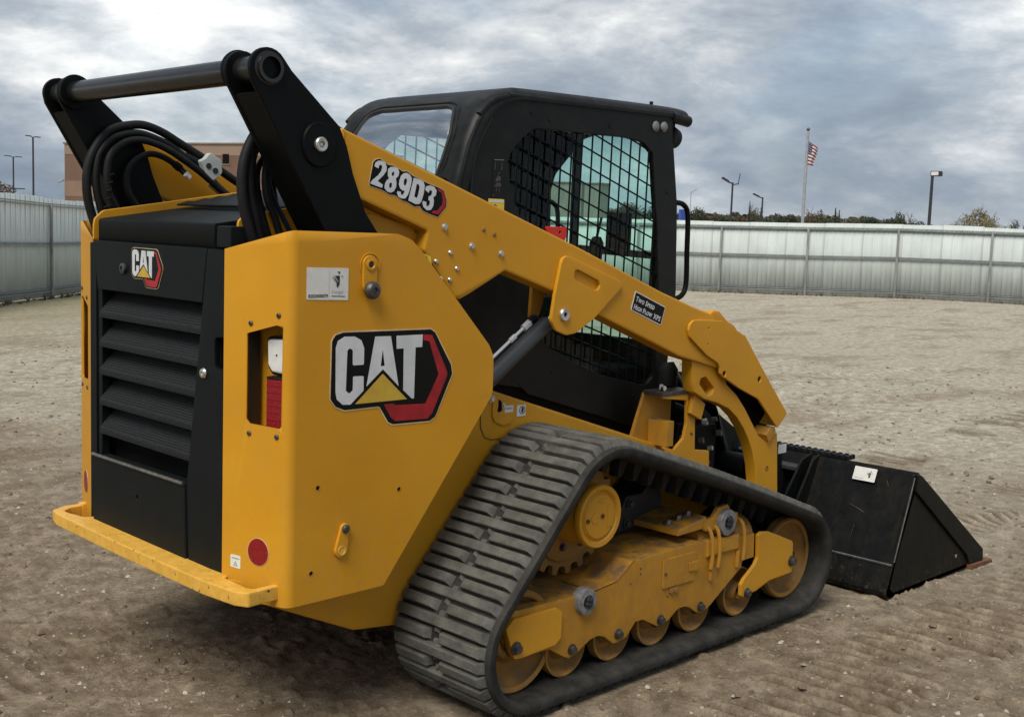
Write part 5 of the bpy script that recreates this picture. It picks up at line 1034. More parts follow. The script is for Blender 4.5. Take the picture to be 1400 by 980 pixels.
# ---------------- bucket
BK = tag(empty('bucket'), None, None); BK.parent = ML
yb = 1.10
sect = [(3.205,0.535),(3.216,0.548),(3.228,0.540),(3.055,0.155),(3.02,0.05),(3.05,0.026),(3.80,0.024),(3.80,0.004),(3.02,0.004),(2.995,0.012),(2.984,0.035),(3.035,0.165)]
plate('bucket_shell', sect, -yb, yb, WORNBLK, BK, bevel=0.002)
for s in (-1, 1):
    plate('side_plate', rc([(3.175,0.545),(3.222,0.535),(3.86,0.085),(3.84,0.004),(2.997,0.000),(2.982,0.03),(3.04,0.165)], [0.01,0.01,0.02,0,0.01,0.01,0.03]), s*yb, s*(yb-0.014), WORNBLK, BK, bevel=0.003, holes=[circle(3.665,0.086,0.014,14)])
    plate('side_cutter', rc([(3.180,0.548),(3.224,0.536),(3.948,0.076),(3.958,0.012),(3.812,0.006),(3.772,0.072),(3.182,0.466)], [0.008,0.01,0.008,0.004,0.004,0.015,0.008]), s*(yb+0.014), s*yb, WORNBLK, BK, bevel=0.004)
ce = plate('cutting_edge', [(3.70,0.030),(4.02,0.012),(4.02,-0.004),(3.70,0.003)], -yb+0.002, yb-0.002, RUST, BK, bevel=0.002)
for s in (-1, 1): plate('edge_end', [(3.80,-0.012),(3.80,0.022),(4.022,0.016),(4.034,-0.002),(3.99,-0.014)], s*(yb+0.030), s*(yb-0.07), RUST, BK, bevel=0.004)
tube('weld_seam', [(3.028,-yb+0.004,0.150),(3.028,yb-0.004,0.150)], 0.006, STEEL, BK, 6)
tube('weld_seam', [(3.037,-yb-0.001,0.165),(3.178,-yb-0.001,0.530)], 0.004, GUN, BK, 6)
lathe('hole_daylight', [(0.010,0),(0.010,-0.003),(0,-0.003)], (3.665,-yb,0.086), ZINC, BK, 12)  # pale disc added for the daylight showing through the open hole
# saw-tooth step strip along the bucket top, left of the right-hand third
prof = [(-0.745,0.545)]; y = -0.745
while y < 1.02:
    prof += [(y,0.566),(y+0.016,0.566),(y+0.020,0.556),(y+0.030,0.556)]; y += 0.034
prof += [(1.03,0.545)]
plate('grip_strip', prof, 3.210, 3.262, WORNBLK, BK, plane='x', bevel=0)
plate('grip_strip', prof, 3.275, 3.283, WORNBLK, BK, plane='x', bevel=0)
BN = Matrix(((0.3919,0,-0.920,2.984),(0,1,0,0),(0.920,0,0.3919,0.035),(0,0,0,1)))
def backM():      # u -> -y, v -> up the bucket back, w -> outwards (rearwards)
    return Matrix(((0,0.3919,-0.920,2.980),(-1,0,0,0),(0,0.920,0.3919,0.034),(0,0,0,1)))
BM = backM()
for y in (-0.555, 0.555):
    plate('back_rib', [(2.95,0.10),(2.93,0.30),(3.12,0.53),(3.215,0.553),(3.03,0.15)], y-0.006, y+0.006, WORNBLK, BK, bevel=0.002)
    plate('back_rib', [(2.97,0.10),(2.98,0.28),(3.15,0.53),(3.215,0.553),(3.03,0.15)], y-0.040*math.copysign(1, y)*-1-0.006, y-0.040*math.copysign(1, y)*-1+0.006, WORNBLK, BK, bevel=0.002)
box('coupler_rail', (3.08, 3.16), (-0.55, 0.55), (0.478, 0.498), GUN, BK, 0.004)
for y in (-0.47, -0.40, 0.40, 0.47): box('rail_web', (3.09, 3.12), (y-0.008, y+0.008), (0.30, 0.478), WORNBLK, BK, 0.002)
for y in (-0.435, 0.435): box('wear_pad', (3.09, 3.105), (y-0.030, y+0.026), (0.30, 0.470), RUST, BK, 0.002)
st = plate('asset_sticker', rc([(0.803,0.478),(0.915,0.478),(0.915,0.541),(0.803,0.541)], 0.003), 0.006, 0.0072, WHITE, BK, bevel=0, M=BM)
bird(st, BM @ Matrix.Translation((0, 0, 0.0068)), 0.868, 0.494, 0.030)
plate('print', [(0.809,0.486),(0.856,0.486),(0.856,0.489),(0.809,0.489)], 0.0072, 0.0076, GREYINK, st, bevel=0, M=BM)
for (a, b, c, d) in ((0.83,0.19,0.90,0.205),(0.86,0.25,0.87,0.16),(0.78,0.33,0.90,0.30),(0.90,0.30,1.04,0.27),(0.93,0.44,0.96,0.435),(0.80,0.16,0.805,0.10)):
    pass
scr = bmesh.new()
for (a, b, c, d) in ((0.872,0.27,0.868,0.20),(0.82,0.36,0.90,0.335),(0.97,0.50,0.985,0.475)):
    p = BM @ Vector((a, b, 0.004)); q = BM @ Vector((c, d, 0.004)); sweep_bm(scr, [p, (p+q)/2+Vector((0,0,0.003)), q], 0.0009, 4)
bm_obj('scratch_mark', scr, GUN, BK)
# ---------------- cab
CW = 0.40
prof = [(0.985,1.30),(0.988,1.60),(1.002,1.73),(1.019,1.795),(1.043,1.875),(1.080,1.956),(1.110,1.998),(1.150,2.036),(1.205,2.066),(1.27,2.083),(1.34,2.090),(1.80,2.100),(2.20,2.106),(2.308,2.100)]
sm = []
for i, p in enumerate(catmull([(a, b, 0) for a, b in prof], 3)): sm.append(Vector((p.x, p.y)))
cum = [0]
for a, b in zip(sm, sm[1:]): cum.append(cum[-1]+(b-a).length)
def u_of_z(z):
    for i in range(len(sm)-1):
        if sm[i].y <= z <= sm[i+1].y: return cum[i]+(z-sm[i].y)/(sm[i+1].y-sm[i].y)*(cum[i+1]-cum[i])
    return cum[-1]
er = 0.045; hw = CW-er; half = hw+er*math.pi/2
u1, u2 = u_of_z(1.62), u_of_z(2.012)
win = rc([(u1, 0.23), (u_of_z(1.80), 0.285), (u_of_z(1.90), 0.292), (u2-0.02, 0.250), (u2, 0.20), (u2, -0.20), (u2-0.02, -0.250), (u_of_z(1.90), -0.292), (u_of_z(1.80), -0.285), (u1, -0.23)], [0.03,0.05,0.05,0.05,0.05,0.05,0.05,0.05,0.05,0.03], 5)
outl = [(0, -half), (cum[-1], -half), (cum[-1], half), (0, half)]
shell = bend_plate('cab_shell', outl, [win], [tuple(p) for p in sm], 'y', 0.006, CABP, ML, edge=(hw, er), side=1)
gl = bend_plate('rear_window', win, [], [tuple(p) for p in sm], 'y', 0.004, GLASSR, ML, side=1)
# window seal: a tube following the opening
def prof_at(u):
    i = 0
    while i < len(cum)-2 and u > cum[i+1]: i += 1
    return sm[i].lerp(sm[i+1], (u-cum[i])/(cum[i+1]-cum[i]))
for k, (dd, rr, mt) in enumerate(((0.0, 0.0085, INK), (0.022, 0.006, CABP))):
    pts = []
    wpts = win if dd == 0 else grow(win, dd)
    for a, b in wpts+[wpts[0]]:
        p = prof_at(max(0, a)); pts.append((p.x-0.002, b, p.y+0.002))
    tube('window_seal' if k == 0 else 'window_rib', pts, rr, mt, shell, 6)
# roof cap panel and front visor
plate('roof_cap', [(1.35,2.085),(1.37,2.097),(2.16,2.112),(2.19,2.100),(2.16,2.09)], -0.30, 0.30, CABP, ML, bevel=0.004)
for s in (-1, 1):
    tube('roof_rail', [(1.10,s*0.385,1.975),(1.16,s*0.388,2.025),(1.24,s*0.390,2.050),(1.34,s*0.390,2.058),(2.24,s*0.390,2.074)], 0.012, CABP, shell, 10, 4)
    tube('visor_tip', [(2.20,s*0.385,2.066),(2.318,s*0.385,2.056)], 0.024, CABP, shell, 14)
    tube('work_lamp', [(2.225,s*0.36,1.985),(2.262,s*0.36,1.980)], [0.050,0.042], PLAST, ML, 18)
    box('lamp_mount', (2.20, 2.24), (s*0.34, s*0.38), (2.00, 2.06), PLAST, ML, 0.004)
tube('antenna_stub', [(2.17,-0.30,2.10),(2.17,-0.30,2.130)], 0.008, PLAST, ML, 8)
SIDE = [(0.998,1.05),(0.990,1.40),(0.995,1.60),(1.008,1.73),(1.026,1.795),(1.050,1.875),(1.088,1.952),(1.120,1.992),(1.160,2.026),(1.215,2.053),(1.28,2.066),(1.34,2.070),(2.20,2.078),(2.200,2.02),(2.258,1.703),(2.280,1.329),(2.235,0.932),(2.147,0.736),(1.390,0.953),(1.354,0.980),(1.217,1.002)]
WIN = [(1.303,1.902),(1.372,1.948),(1.641,1.952),(1.896,1.957),(2.008,1.947),(2.076,1.906),(2.100,1.757),(2.133,1.579),(2.156,1.352),(2.161,0.979),(2.109,0.944),(2.070,0.943),(1.820,1.000),(1.622,1.070),(1.423,1.165),(1.36,1.40),(1.317,1.618),(1.284,1.668),(1.238,1.798),(1.246,1.841)]
def inside(p, poly):
    c = False; k = len(poly)
    for i in range(k):
        (x1, y1), (x2, y2) = poly[i-1], poly[i]
        if (y1 > p[1]) != (y2 > p[1]) and p[0] < (x2-x1)*(p[1]-y1)/(y2-y1)+x1: c = not c
    return c
def clip_line(p, d, poly, L=3.0, n=600):
    segs = []; cur = None
    for i in range(n+1):
        t = -L/2+L*i/n; q = (p[0]+d[0]*t, p[1]+d[1]*t)
        if inside(q, poly):
            if cur is None: cur = [q, q]
            cur[1] = q
        elif cur: segs.append(cur); cur = None
    return segs
for s in (-1, 1):
    side = plate('cab_side', SIDE, s*0.397, s*0.372, CABP, ML, bevel=0.004, holes=[rc(WIN, 0.03)])
    plate('side_window', rc(WIN, 0.03), s*0.378, s*0.374, GLASS, ML, bevel=0)
    bm = bmesh.new(); G2 = grow(WIN, 0.004)
    for k in range(18):
        for a, b in clip_line((1.224+k*0.0585, 1.45), (0.02, 1.0), G2):
            sweep_bm(bm, [(a[0], s*0.394, a[1]), (b[0], s*0.394, b[1])], 0.0036, 6)
    for k in range(22):
        for a, b in clip_line((1.70, 0.795+k*0.0685), (0.955, -0.297), G2):
            sweep_bm(bm, [(a[0], s*0.389, a[1]), (b[0], s*0.389, b[1])], 0.0036, 6)
    o = bm_obj('window_guard', bm, BLK, ML)
    box('window_post', (1.636, 1.676), (s*0.366, s*0.350), (1.14, 1.952), PLAST, side, 0.003)
    plate('window_crossbar', [(1.655,1.497),(2.15,1.470),(2.15,1.498),(1.655,1.525)], s*0.366, s*0.350, PLAST, side, bevel=0.002)
    for (x, z) in ((2.084,2.016),(2.138,2.018)): lathe('cab_plug', [(0.021,0),(0.022,-0.004),(0.017,-0.009),(0,-0.011)], (x, s*0.397, z), paint('plug%d%d' % (s, x*1000), (0.10,0.10,0.10), (0.22,0.22,0.21), rough=0.35, scale=60), side, 18).rotation_euler = (0, 0, 0 if s < 0 else math.pi)
    for (x, z) in ((1.355,2.005),(1.455,1.985),(1.80,1.992),(2.19,1.75),(2.205,1.28),(1.52,1.03),(2.02,0.90),(1.345,0.995),(2.14,0.84)): lathe('cab_bolt', [(0.007,0),(0.007,-0.003),(0,-0.004)], (x, s*0.397, z), CABP, side, 8).rotation_euler = (0, 0, 0 if s < 0 else math.pi)
    tube('grab_handle', [(2.255,s*0.385,1.712),(2.315,s*0.385,1.705),(2.350,s*0.385,1.66),(2.358,s*0.385,1.50),(2.362,s*0.385,1.36),(2.330,s*0.385,1.312),(2.270,s*0.385,1.300)], 0.0115, BLK, ML, 12, 5)
    # rear quarter of the cab below the glass, and its vertical rib
    tube('cab_rib', [(1.055,s*0.396,1.40),(1.060,s*0.396,1.75),(1.095,s*0.396,1.88),(1.150,s*0.396,1.965)], 0.008, CABP, side, 8, 4)
    if s < 0:
        dc = box('faded_decal', (1.165, 1.222), (-0.3985, -0.3972), (1.685, 1.825), CABP, side, 0)
        plate('print', [(1.170,1.820),(1.218,1.822),(1.218,1.8235),(1.170,1.8215)], -0.3992, -0.3986, GREYINK, dc, bevel=0)
        for (x, z, w, h) in ((1.172,1.786,0.004,0.026),(1.205,1.786,0.005,0.024),(1.190,1.77,0.008,0.007),(1.178,1.745,0.026,0.018),(1.174,1.725,0.034,0.014),(1.182,1.708,0.004,0.012),(1.196,1.706,0.004,0.014),(1.166,1.690,0.008,0.006)):
            plate('print', [(x,z),(x+w,z+0.002),(x+w,z+h),(x+w*0.4,z+h+0.003)], -0.3992, -0.3986, GUN, dc, bevel=0)
        yd = plate('caution_decal', rc([(1.148,1.60),(1.227,1.60),(1.227,1.682),(1.148,1.682)], 0.004), -0.3985, -0.3972, WARN, side, bevel=0)
        plate('print', [(1.153,1.668),(1.222,1.669),(1.222,1.679),(1.153,1.678)], -0.3992, -0.3986, WHITE, yd, bevel=0)
        plate('print', [(1.165,1.660),(1.178,1.640),(1.190,1.658),(1.182,1.662)], -0.3992, -0.3986, INK, yd, bevel=0)
tube('rear_window_latch', [(1.004,-0.330,1.742),(0.975,-0.330,1.742)], 0.006, PLAST, ML, 8)
lathe('latch_ball', [(0,-0.012),(0.010,-0.008),(0.013,0),(0.010,0.008),(0,0.012)], (0.972,-0.330,1.742), PLAST, ML, 12, 'x')
# front wall of the cab with the windshield, plus interior
FW = [(-0.385,1.0),(0.385,1.0),(0.385,2.06),(-0.385,2.06)]
WS = rc([(-0.345,1.12),(0.27,1.12),(0.285,1.76),(0.262,1.83),(0.10,1.985),(-0.02,2.010),(-0.30,2.010),(-0.345,1.95)], [0.05,0.05,0.05,0.08,0.10,0.05,0.05,0.06])
plate('cab_front', FW, 2.165, 2.195, PLAST, ML, plane='x', bevel=0.003, holes=[WS])
plate('windshield', WS, 2.178, 2.182, GLASS, ML, plane='x', bevel=0)
tube('wiper_arm', [(2.205,0.10,1.22),(2.208,0.02,1.50),(2.205,-0.02,1.64)], 0.006, PLAST, ML, 6)
box('cab_back_wall', (0.992, 1.01), (-0.38, 0.38), (1.02, 1.60), VOID, ML, 0)
st = box('seat_back', (1.24, 1.34), (-0.25, 0.25), (1.15, 1.60), PLAST, ML, 0.04)
box('seat_cushion', (1.30, 1.75), (-0.25, 0.25), (1.05, 1.18), PLAST, ML, 0.04)
for s in (-1, 1):
    box('arm_console', (1.45, 1.90), (s*0.34, s*0.24), (1.24, 1.32), PLAST, ML, 0.02)
    tube('joystick', [(1.84,s*0.29,1.32),(1.86,s*0.29,1.44)], [0.018,0.014], PLAST, ML, 10)
    lathe('joystick_grip', [(0.0,-0.07),(0.022,-0.06),(0.026,0.0),(0.030,0.04),(0.018,0.065),(0,0.07)], (1.87, s*0.29, 1.49), PLAST, ML, 14, 'z')
box('monitor', (1.98, 2.01), (-0.36, -0.24), (1.50, 1.66), PLAST, ML, 0.01)
box('cab_headliner', (1.32, 2.16), (-0.36, 0.36), (2.03, 2.05), PLAST, ML, 0)
plate('left_pillar_trim', rc([(1.98,1.0),(1.92,1.45),(1.96,1.75),(1.90,1.96),(1.60,2.03),(2.17,2.03),(2.17,1.0)], 0.05), 0.34, 0.365, PLAST, ML, bevel=0.003)

# ---------------- tracks
R_O = 0.215; ZC = R_O+0.022
CIR = [((0.868, ZC), R_O), ((1.247, 0.600), 0.258), ((2.480, ZC), R_O)]
pts = []
for (c, R) in CIR:
    for k in range(180): a = 2*math.pi*k/180; pts.append((c[0]+R*math.cos(a), c[1]+R*math.sin(a)))
def hull2(P):
    P = sorted(set(P)); 
    def half_(Q):
        H = []
        for p in Q:
            while len(H) >= 2 and (H[-1][0]-H[-2][0])*(p[1]-H[-2][1])-(H[-1][1]-H[-2][1])*(p[0]-H[-2][0]) <= 0: H.pop()
            H.append(p)
        return H
    a = half_(P); b = half_(P[::-1]); return a[:-1]+b[:-1]
H = [Vector(p) for p in hull2(pts)]       # counter-clockwise in (x, z)
cl_ = [0]
for a, b in zip(H, H[1:]+H[:1]): cl_.append(cl_[-1]+(b-a).length)
PER = cl_[-1]
def track_at(sv):
    sv %= PER; i = 0
    lo, hi_ = 0, len(H)-1
    while lo < hi_:
        mi = (lo+hi_+1)//2
        if cl_[mi] <= sv: lo = mi
        else: hi_ = mi-1
    i = lo; a = H[i]; b = H[(i+1) % len(H)]; t = (sv-cl_[i])/(cl_[i+1]-cl_[i])
    def tg(j): return (H[(j+1) % len(H)]-H[j-1]).normalized()
    p = a.lerp(b, t); d = tg(i).lerp(tg((i+1) % len(H)), t).normalized()
    # the top run sags a little between sprocket and idler
    n = Vector((d.y, -d.x))
    if p.y > 0.42 and 1.32 < p.x < 2.50: p = p + n*0.008*math.sin(math.pi*(p.x-1.32)/1.18)
    return p, d, n
NB = 240
section = [(0.540,-0.004),(0.548,0.0),(0.980,0.0),(0.990,-0.006),(0.992,-0.022),(0.985,-0.036),(0.960,-0.042),(0.565,-0.042),(0.542,-0.034)]
def belt(s):
    bm = bmesh.new(); rings = []
    for i in range(NB):
        p, d, n = track_at(PER*i/NB)
        rings.append([bm.verts.new((p.x+n.x*o, s*y, p.y+n.y*o)) for y, o in section])
    k = len(section)
    for i in range(NB):
        a, b = rings[i], rings[(i+1) % NB]
        for j in range(k): bm.faces.new((a[j], a[(j+1) % k], b[(j+1) % k], b[j]))
    bmesh.ops.recalc_face_normals(bm, faces=bm.faces); return bm
def lug_bm(bm, y0, y1, w, h, T=None, rnd=None):
    # block with sloping flanks: x along the track, y across, z outwards
    wt_ = w*0.44; wb = w*0.52; e0 = 0.008; e1 = 0.016
    b = [(-wb, y0, -0.004), (wb, y0, -0.004), (wb, y1, -0.004), (-wb, y1, -0.004)]
    t = [(-wt_, y0+e0, h), (wt_, y0+e0, h), (wt_, y1-e1, h), (-wt_, y1-e1, h)]
    vb = [bm.verts.new(T @ Vector(v) if T else v) for v in b]; vt = [bm.verts.new(T @ Vector(v) if T else v) for v in t]
    bm.faces.new(vt); 
    for k in range(4): bm.faces.new((vb[k], vb[(k+1) % 4], vt[(k+1) % 4], vt[k]))
def lug_mesh(kind):
    bm = bmesh.new(); w = 0.0365; h = 0.023
    y0, y1 = {'full': (0.546, 0.972), 'inner': (0.548, 0.718), 'outer': (0.768, 0.972)}[kind]
    lug_bm(bm, y0, y1, w, h)
    bmesh.ops.bevel(bm, geom=[e for e in bm.edges if e.verts[0].co.z > 0.01 and e.verts[1].co.z > 0.01], offset=0.0025, segments=1, affect='EDGES')
    if kind == 'full':
        for y in (0.745,): lug_bm(bm, y-0.012, y+0.012, 0.070, 0.012)
    me = bpy.data.meshes.new('lug'); bm.to_mesh(me); bm.free(); return me
NL = int(round(PER/0.0455/2))*2
def frame_at(i, s, dw=0.0):  # local axes: x along the belt, y outwards, z away from the belt
    p, d, n = track_at(PER*(i+0.35)/NL)
    X = Vector((d.x, 0, d.y)); Zv = Vector((n.x, 0, n.y)); Yv = Vector((0, s, 0))
    return Matrix(((X.x, Yv.x, Zv.x, p.x), (X.y, Yv.y, Zv.y, 0), (X.z, Yv.z, Zv.z, p.y), (0, 0, 0, 1)))
rl_ = random.Random(3)
for s in (-1, 1):
    tr = bm_obj('rubber_track', belt(s), RUB, ML, 50)
    if s < 0:
        for i in range(NL):
            for kind in (('full',) if i % 2 == 0 else ('inner', 'outer')):
                o = shared('tread_lug', ('lug', kind), lambda kind=kind: lug_mesh(kind), LUG, tr, (0, 0, 0))
                T = frame_at(i, 1)
                T2 = Matrix(((T[0][0], 0, T[0][2], T[0][3]), (0, 1, 0, 0), (T[2][0], 0, T[2][2], T[2][3]), (0, 0, 0, 1)))
                # local y is positive outwards; mirror by turning the lug end for end
                R = Matrix.Rotation(math.pi, 4, 'Z'); o.matrix_world = T2 @ R
    else:
        bm = bmesh.new()
        for i in range(NL):
            T = frame_at(i, 1)
            for (a, b) in (((0.546, 0.984),) if i % 2 == 0 else ((0.548, 0.718), (0.772, 0.984))): lug_bm(bm, a, b, 0.031, 0.023, T)
        o = bm_obj('tread_lugs', bm, LUG, tr); o['kind'] = 'stuff'
    # drive teeth on the inner face, flank blocks at the guide line
    bm = bmesh.new()
    NT = NL//2
    for i in range(NT):
        p, d, n = track_at(PER*(i+0.5)/NT)
        X = Vector((d.x, 0, d.y)); Zv = Vector((n.x, 0, n.y))
        T = Matrix(((X.x, 0, -Zv.x, p.x-n.x*0.04), (0, s, 0, 0), (X.z, 0, -Zv.z, p.y-n.y*0.04), (0, 0, 0, 1)))
        for (y0, y1) in ((0.700, 0.732), (0.788, 0.822)):
            vb = [bm.verts.new(T @ Vector(v)) for v in ((-0.024,y0,0),(0.024,y0,0),(0.024,y1,0),(-0.024,y1,0))]
            vt = [bm.verts.new(T @ Vector(v)) for v in ((-0.011,y0+0.004,0.062),(0.011,y0+0.004,0.062),(0.011,y1-0.004,0.062),(-0.011,y1-0.004,0.062))]
            bm.faces.new(vt)
            for k in range(4): bm.faces.new((vb[k], vb[(k+1) % 4], vt[(k+1) % 4], vt[k]))
    bmesh.ops.recalc_face_normals(bm, faces=bm.faces)
    o = bm_obj('drive_teeth', bm, RUB, tr); o['kind'] = 'stuff'
    # sprocket
    bm = bmesh.new(); teeth = 21; out = []
    for k in range(teeth):
        a0 = 2*math.pi*k/teeth
        for fr_, rr in ((-0.36, 0.210), (-0.27, 0.214), (-0.17, 0.240), (0.17, 0.240), (0.27, 0.214), (0.36, 0.210)): a = a0+fr_*2*math.pi/teeth*1.0; out.append((1.247+rr*math.cos(a), 0.600+rr*math.sin(a)))
    sp = plate('drive_sprocket', out, s*0.752, s*0.728, YELW, ML, bevel=0.003, holes=[circle(1.247,0.600,0.10,24)])
    lathe('sprocket_ring', [(0.185,0),(0.188,-0.012),(0.165,-0.022),(0.10,-0.022)], (1.247, s*0.752, 0.600), YELW, sp, 36).rotation_euler = (0, 0, 0 if s < 0 else math.pi)
    for k in range(9):
        a = 2*math.pi*(k+0.3)/9; bolt(sp, 1.247+0.135*math.cos(a), s*0.773, 0.600+0.135*math.sin(a), s, 0.012, 0.012, GUN)
    # final drive housing with cover
    fd = lathe('final_drive', [(0.0,-0.006),(0.076,-0.006),(0.080,-0.002),(0.082,0.000),(0.086,0.004),(0.090,0.0),(0.094,-0.006),(0.108,-0.008),(0.112,-0.002),(0.112,0.012),(0.100,0.016),(0.100,0.055),(0.112,0.075),(0.116,0.16),(0.116,0.30)], (1.247, s*0.900, 0.602), YELD, ML, 48); fd.rotation_euler = (0, 0, 0 if s < 0 else math.pi)
    fd.data.materials[0] = YEL
    for (x, z) in ((1.258, 0.602), (1.182, 0.594)):
        lathe('drain_plug', [(0.008,0),(0.008,-0.004),(0.005,-0.004),(0.004,0),(0,0)], (x, s*0.907, z), RUST, fd, 14).matrix_parent_inverse = fd.matrix_basis.inverted(); 
    for ob in [c for c in fd.children]: ob.rotation_euler = (0, 0, 0 if s < 0 else math.pi)
    def raised(name, pts, mt=YEL, w0=0.905, w1=0.9085):
        o = plate(name, pts, s*w0, s*w1, mt, fd, bevel=0.001); o.matrix_parent_inverse = fd.matrix_basis.inverted(); return o
    raised('cover_pad', rc([(1.285,0.560),(1.312,0.560),(1.312,0.640),(1.285,0.640)], 0.004)); raised('cover_boss', circle(1.222,0.598,0.020,20)); raised('cover_mark', [(1.238,0.655),(1.262,0.645),(1.264,0.650),(1.240,0.660)])
    # undercarriage frame
    FR = [(0.770,0.330),(0.793,0.362),(1.159,0.350),(1.221,0.350),(1.322,0.362),(1.397,0.409),(1.42,0.421),(1.797,0.429),(1.83,0.42),(1.90,0.405),(2.175,0.400),(2.180,0.300),(2.101,0.300),(2.095,0.274),(1.925,0.176),(1.905,0.163),(1.870,0.147),(1.832,0.141),(1.803,0.151),(1.765,0.176),(1.735,0.186),(1.700,0.188),(1.680,0.182),(1.637,0.156),(1.600,0.147),(1.567,0.147),(1.509,0.176),(1.480,0.190),(1.440,0.190),(1.390,0.144),(1.345,0.136),(1.318,0.138),(1.270,0.174),(1.235,0.184),(1.195,0.180),(1.130,0.148),(1.088,0.139),(1.063,0.150),(0.991,0.193),(0.822,0.200),(0.800,0.235)]
    fr = plate('undercarriage_frame', FR, s*0.930, s*0.912, YELD, ML, bevel=0.004)
    plate('frame_top_box', [(0.793,0.25),(0.793,0.361),(1.159,0.349),(1.221,0.349),(1.322,0.361),(1.397,0.408),(1.42,0.420),(1.797,0.428),(1.83,0.419),(1.90,0.404),(2.16,0.399),(2.16,0.300),(1.83,0.29),(1.4,0.28)], s*0.912, s*0.60, YELD, fr, bevel=0.012)
    plate('frame_ridge', [(1.20,0.352),(1.222,0.3525),(1.325,0.3645),(1.400,0.412),(1.417,0.4235),(1.40,0.4235),(1.388,0.412),(1.318,0.366),(1.20,0.358)], s*0.932, s*0.78, YELD, fr, bevel=0.002)
    plate('rear_yoke_plate', rc([(0.769,0.314),(0.805,0.342),(1.007,0.336),(1.031,0.318),(1.030,0.228),(1.002,0.210),(0.845,0.202),(0.812,0.206)], [0.012,0.012,0.012,0.01,0.01,0.01,0.02,0.012]), s*0.944, s*0.930, YEL, fr, bevel=0.002)
    tube('rear_yoke_edge', [(0.790,s*0.90,0.350),(0.755,s*0.90,0.30),(0.775,s*0.90,0.235),(0.80,s*0.90,0.215)], 0.016, YELW, fr, 10, 3)
    plate('frame_gusset', [(0.93,0.36),(0.955,0.362),(1.03,0.375),(0.90,0.42),(0.895,0.414)], s*0.80, s*0.792, YELD, fr, bevel=0.001)
    hb_ = plate('access_cover', rc([(1.582,0.285),(1.772,0.283),(1.777,0.396),(1.580,0.396)], 0.005), s*0.9365, s*0.930, YELD, fr, bevel=0.002)
    plate('cover_tab', rc([(1.735,0.325),(1.785,0.323),(1.785,0.361),(1.732,0.359)], 0.004), s*0.943, s*0.9365, YELD, hb_, bevel=0.002)
    lathe('cover_hole', [(0.007,0),(0.007,-0.002),(0.003,-0.002),(0.0,-0.001)], (1.594, s*0.9365, 0.340), RUST, hb_, 12).rotation_euler = (0, 0, 0 if s < 0 else math.pi)
    plate('hinge_tab', rc([(1.628,0.279),(1.672,0.277),(1.672,0.262),(1.655,0.258),(1.650,0.268),(1.640,0.256),(1.628,0.262)], 0.002), s*0.940, s*0.930, YELW, fr, bevel=0.001)
    for (x, z) in ((1.455,0.385),(1.455,0.365),(1.62,0.25),(1.40,0.34)): lathe('frame_hole', [(0.004,0),(0.004,-0.0015),(0,-0.001)], (x, s*0.930, z), RUST, fr, 8)
    # recoil tube, straps and collars towards the front yoke
    plate('recoil_box', rc([(1.845,0.355),(2.06,0.352),(2.06,0.420),(1.845,0.425)], 0.008), s*0.940, s*0.70, YELD, fr, bevel=0.010)
    tube('recoil_tube', [(1.84,s*0.82,0.395),(2.20,s*0.82,0.375)], 0.085, YELD, fr, 24)
    for x in (1.862, 1.908, 2.075):
        tube('strap', [(x,s*0.86,0.485),(x,s*0.925,0.468),(x+0.004,s*0.942,0.43),(x+0.010,s*0.944,0.36),(x+0.006,s*0.942,0.31)], 0.008, YELD, fr, 8, 3)
    plate('frame_rib', [(1.870,0.265),(1.885,0.265),(1.885,0.355),(1.870,0.355)], s*0.944, s*0.930, YELD, fr, bevel=0.003)
    plate('frame_rib', [(2.045,0.285),(2.060,0.285),(2.060,0.352),(2.045,0.352)], s*0.944, s*0.930, YELD, fr, bevel=0.003)
    yk = plate('front_yoke', rc([(2.181,0.395),(2.207,0.403),(2.262,0.395),(2.437,0.329),(2.447,0.318),(2.452,0.195),(2.429,0.190),(2.284,0.188),(2.190,0.163),(2.096,0.154),(2.082,0.163),(2.080,0.209),(2.099,0.229),(2.168,0.272),(2.188,0.299)], [0.01,0.02,0.02,0.01,0.01,0.01,0.01,0.03,0.02,0.01,0.005,0.01,0.02,0.03,0.02]), s*0.944, s*0.928, YEL, ML, bevel=0.003)
    # suspension bracket with shock disc
    sb = plate('suspension_bracket', rc([(1.845,0.455),(1.845,0.498),(1.895,0.505),(1.925,0.540),(1.985,0.545),(2.015,0.505),(2.055,0.505),(2.058,0.466),(2.01,0.455),(1.98,0.430),(1.93,0.432),(1.90,0.455)], 0.012), s*0.925, s*0.905, YELD, ML, bevel=0.003)
    plate('bracket_top_plate', [(1.69,0.462),(1.84,0.466),(1.86,0.50),(1.86,0.512),(1.69,0.484)], s*0.915, s*0.62, YELD, sb, bevel=0.004)
    for x in (1.72, 1.78, 1.84): 
        b_ = shared('bolt', ('top', 'hexup'), lambda: (lambda me: (me.transform(Matrix.Rotation(-math.pi/2, 4, 'X')), me)[1])(hexbolt(0.014, 0.016)), STEEL, sb, (x, s*0.84, 0.485+0.14*(x-1.69)))
    def disc(name, x, z, r, y):
        d_ = lathe(name, [(r,0.03),(r,-0.002),(r*0.96,-0.008),(r*0.55,-0.010),(r*0.52,-0.004),(0,-0.004)], (x, y, z), STEEL, ML, 32); d_.rotation_euler = (0, 0, 0 if s < 0 else math.pi)
        d_.data.materials[0] = DISCM
        for k in range(4):
            a = 0.5+k*math.pi/2; q = shared('disc_lobe', ('lobe', round(r, 3)), lambda: lathe_mesh([(r*0.2,0),(r*0.21,-0.016),(r*0.12,-0.020),(0,-0.020)], 12), INK, d_, (r*0.22*math.cos(a), 0, r*0.22*math.sin(a)))
        return d_
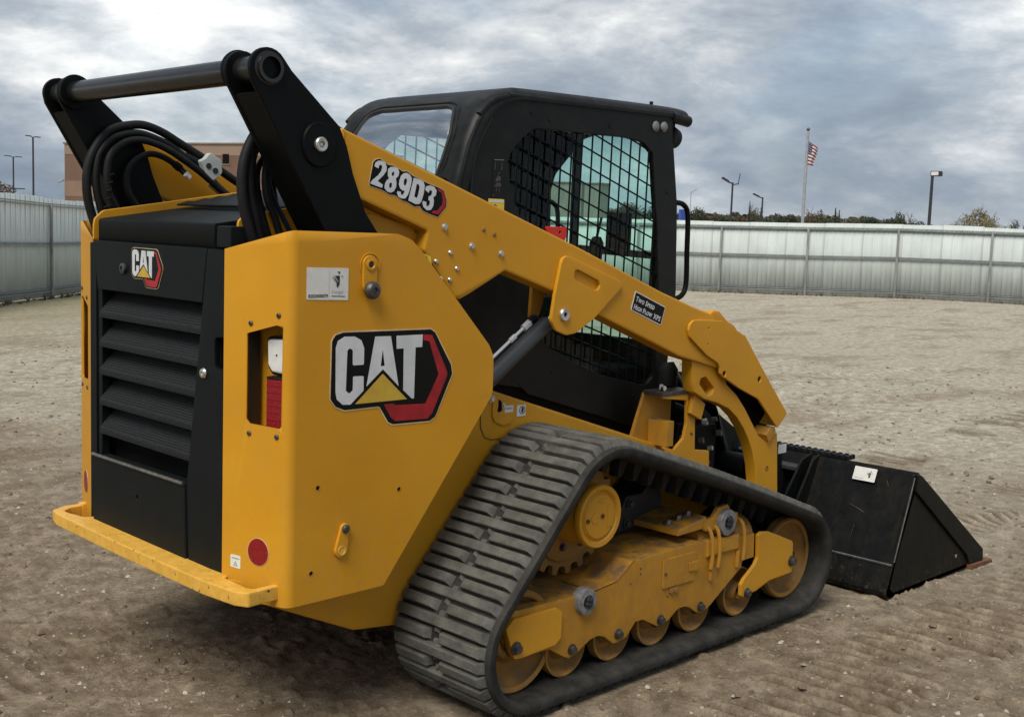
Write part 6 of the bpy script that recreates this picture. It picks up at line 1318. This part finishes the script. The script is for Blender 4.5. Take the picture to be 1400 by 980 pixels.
    DISCM = bpy.data.materials.get('disc_grey') or paint('disc_grey', (0.16,0.16,0.165), (0.28,0.28,0.28), rough=0.5, scale=50, metal=0.3)
    disc('suspension_disc', 1.966, 0.478, 0.052, s*0.938)
    disc('suspension_disc', 1.150, 0.329, 0.046, s*0.944)
    # track motor guard
    plate('motor_guard', rc([(1.56,0.44),(1.60,0.52),(1.643,0.583),(1.735,0.582),(1.77,0.612),(1.83,0.615),(1.86,0.56),(1.86,0.44)], 0.02), s*0.70, s*0.56, INK, ML, bevel=0.01)
    for (x, z) in ((1.655,0.550),(1.640,0.475)): bolt(ML, x, s*0.703, z, s, 0.014, 0.014, GUN)
    # idlers and rollers
    def wheel(name, x, z, r, ys, mt):
        w = None
        for yy in ys:
            prof_ = [(r*0.22,0.020),(r*0.30,0.004),(r*0.36,0.010),(r*0.46,0.038),(r*0.66,0.042),(r*0.88,0.016),(r*0.94,0.0),(r,0.002),(r,0.036),(r*0.9,0.046),(r*0.3,0.050)]
            o = lathe(name if w is None else 'wheel_disc', prof_, (x, s*yy, z), mt, ML if w is None else w, 40); 
            if w is None: w = o; o.rotation_euler = (0, 0, 0 if s < 0 else math.pi)
            else: o.location = (0, (0.905-yy), 0)
        return w
    RZ = 0.022+0.043
    for x in (1.100, 1.343, 1.583, 1.828, 2.120):
        w = wheel('track_roller', x, RZ+0.100, 0.100, (0.905, 0.64), YELW)
        lathe('roller_axle', [(0.03,-0.005),(0.03,0.26)], (0, 0, 0), YELW, w, 14)
        bolt(ML, x, s*(0.944 if x > 2 else 0.930), RZ+0.104, s, 0.0145, 0.016, GUN)
    for x, yb_ in ((0.868, 0.944), (2.480, 0.944)):
        w = wheel('idler_wheel', x, ZC, 0.172, (0.895, 0.66), YELW if x > 2 else YELW)
        lathe('idler_axle', [(0.035,-0.02),(0.035,0.24)], (0, 0, 0), YELW, w, 16)
        lathe('idler_rim', [(0.150,-0.001),(0.158,-0.006),(0.166,-0.006),(0.170,0.0)], (0, 0, 0), YELW, w, 40)
        bolt(ML, 0.815 if x < 1 else 2.437, s*0.944, 0.243, s, 0.0165, 0.018, GUN)
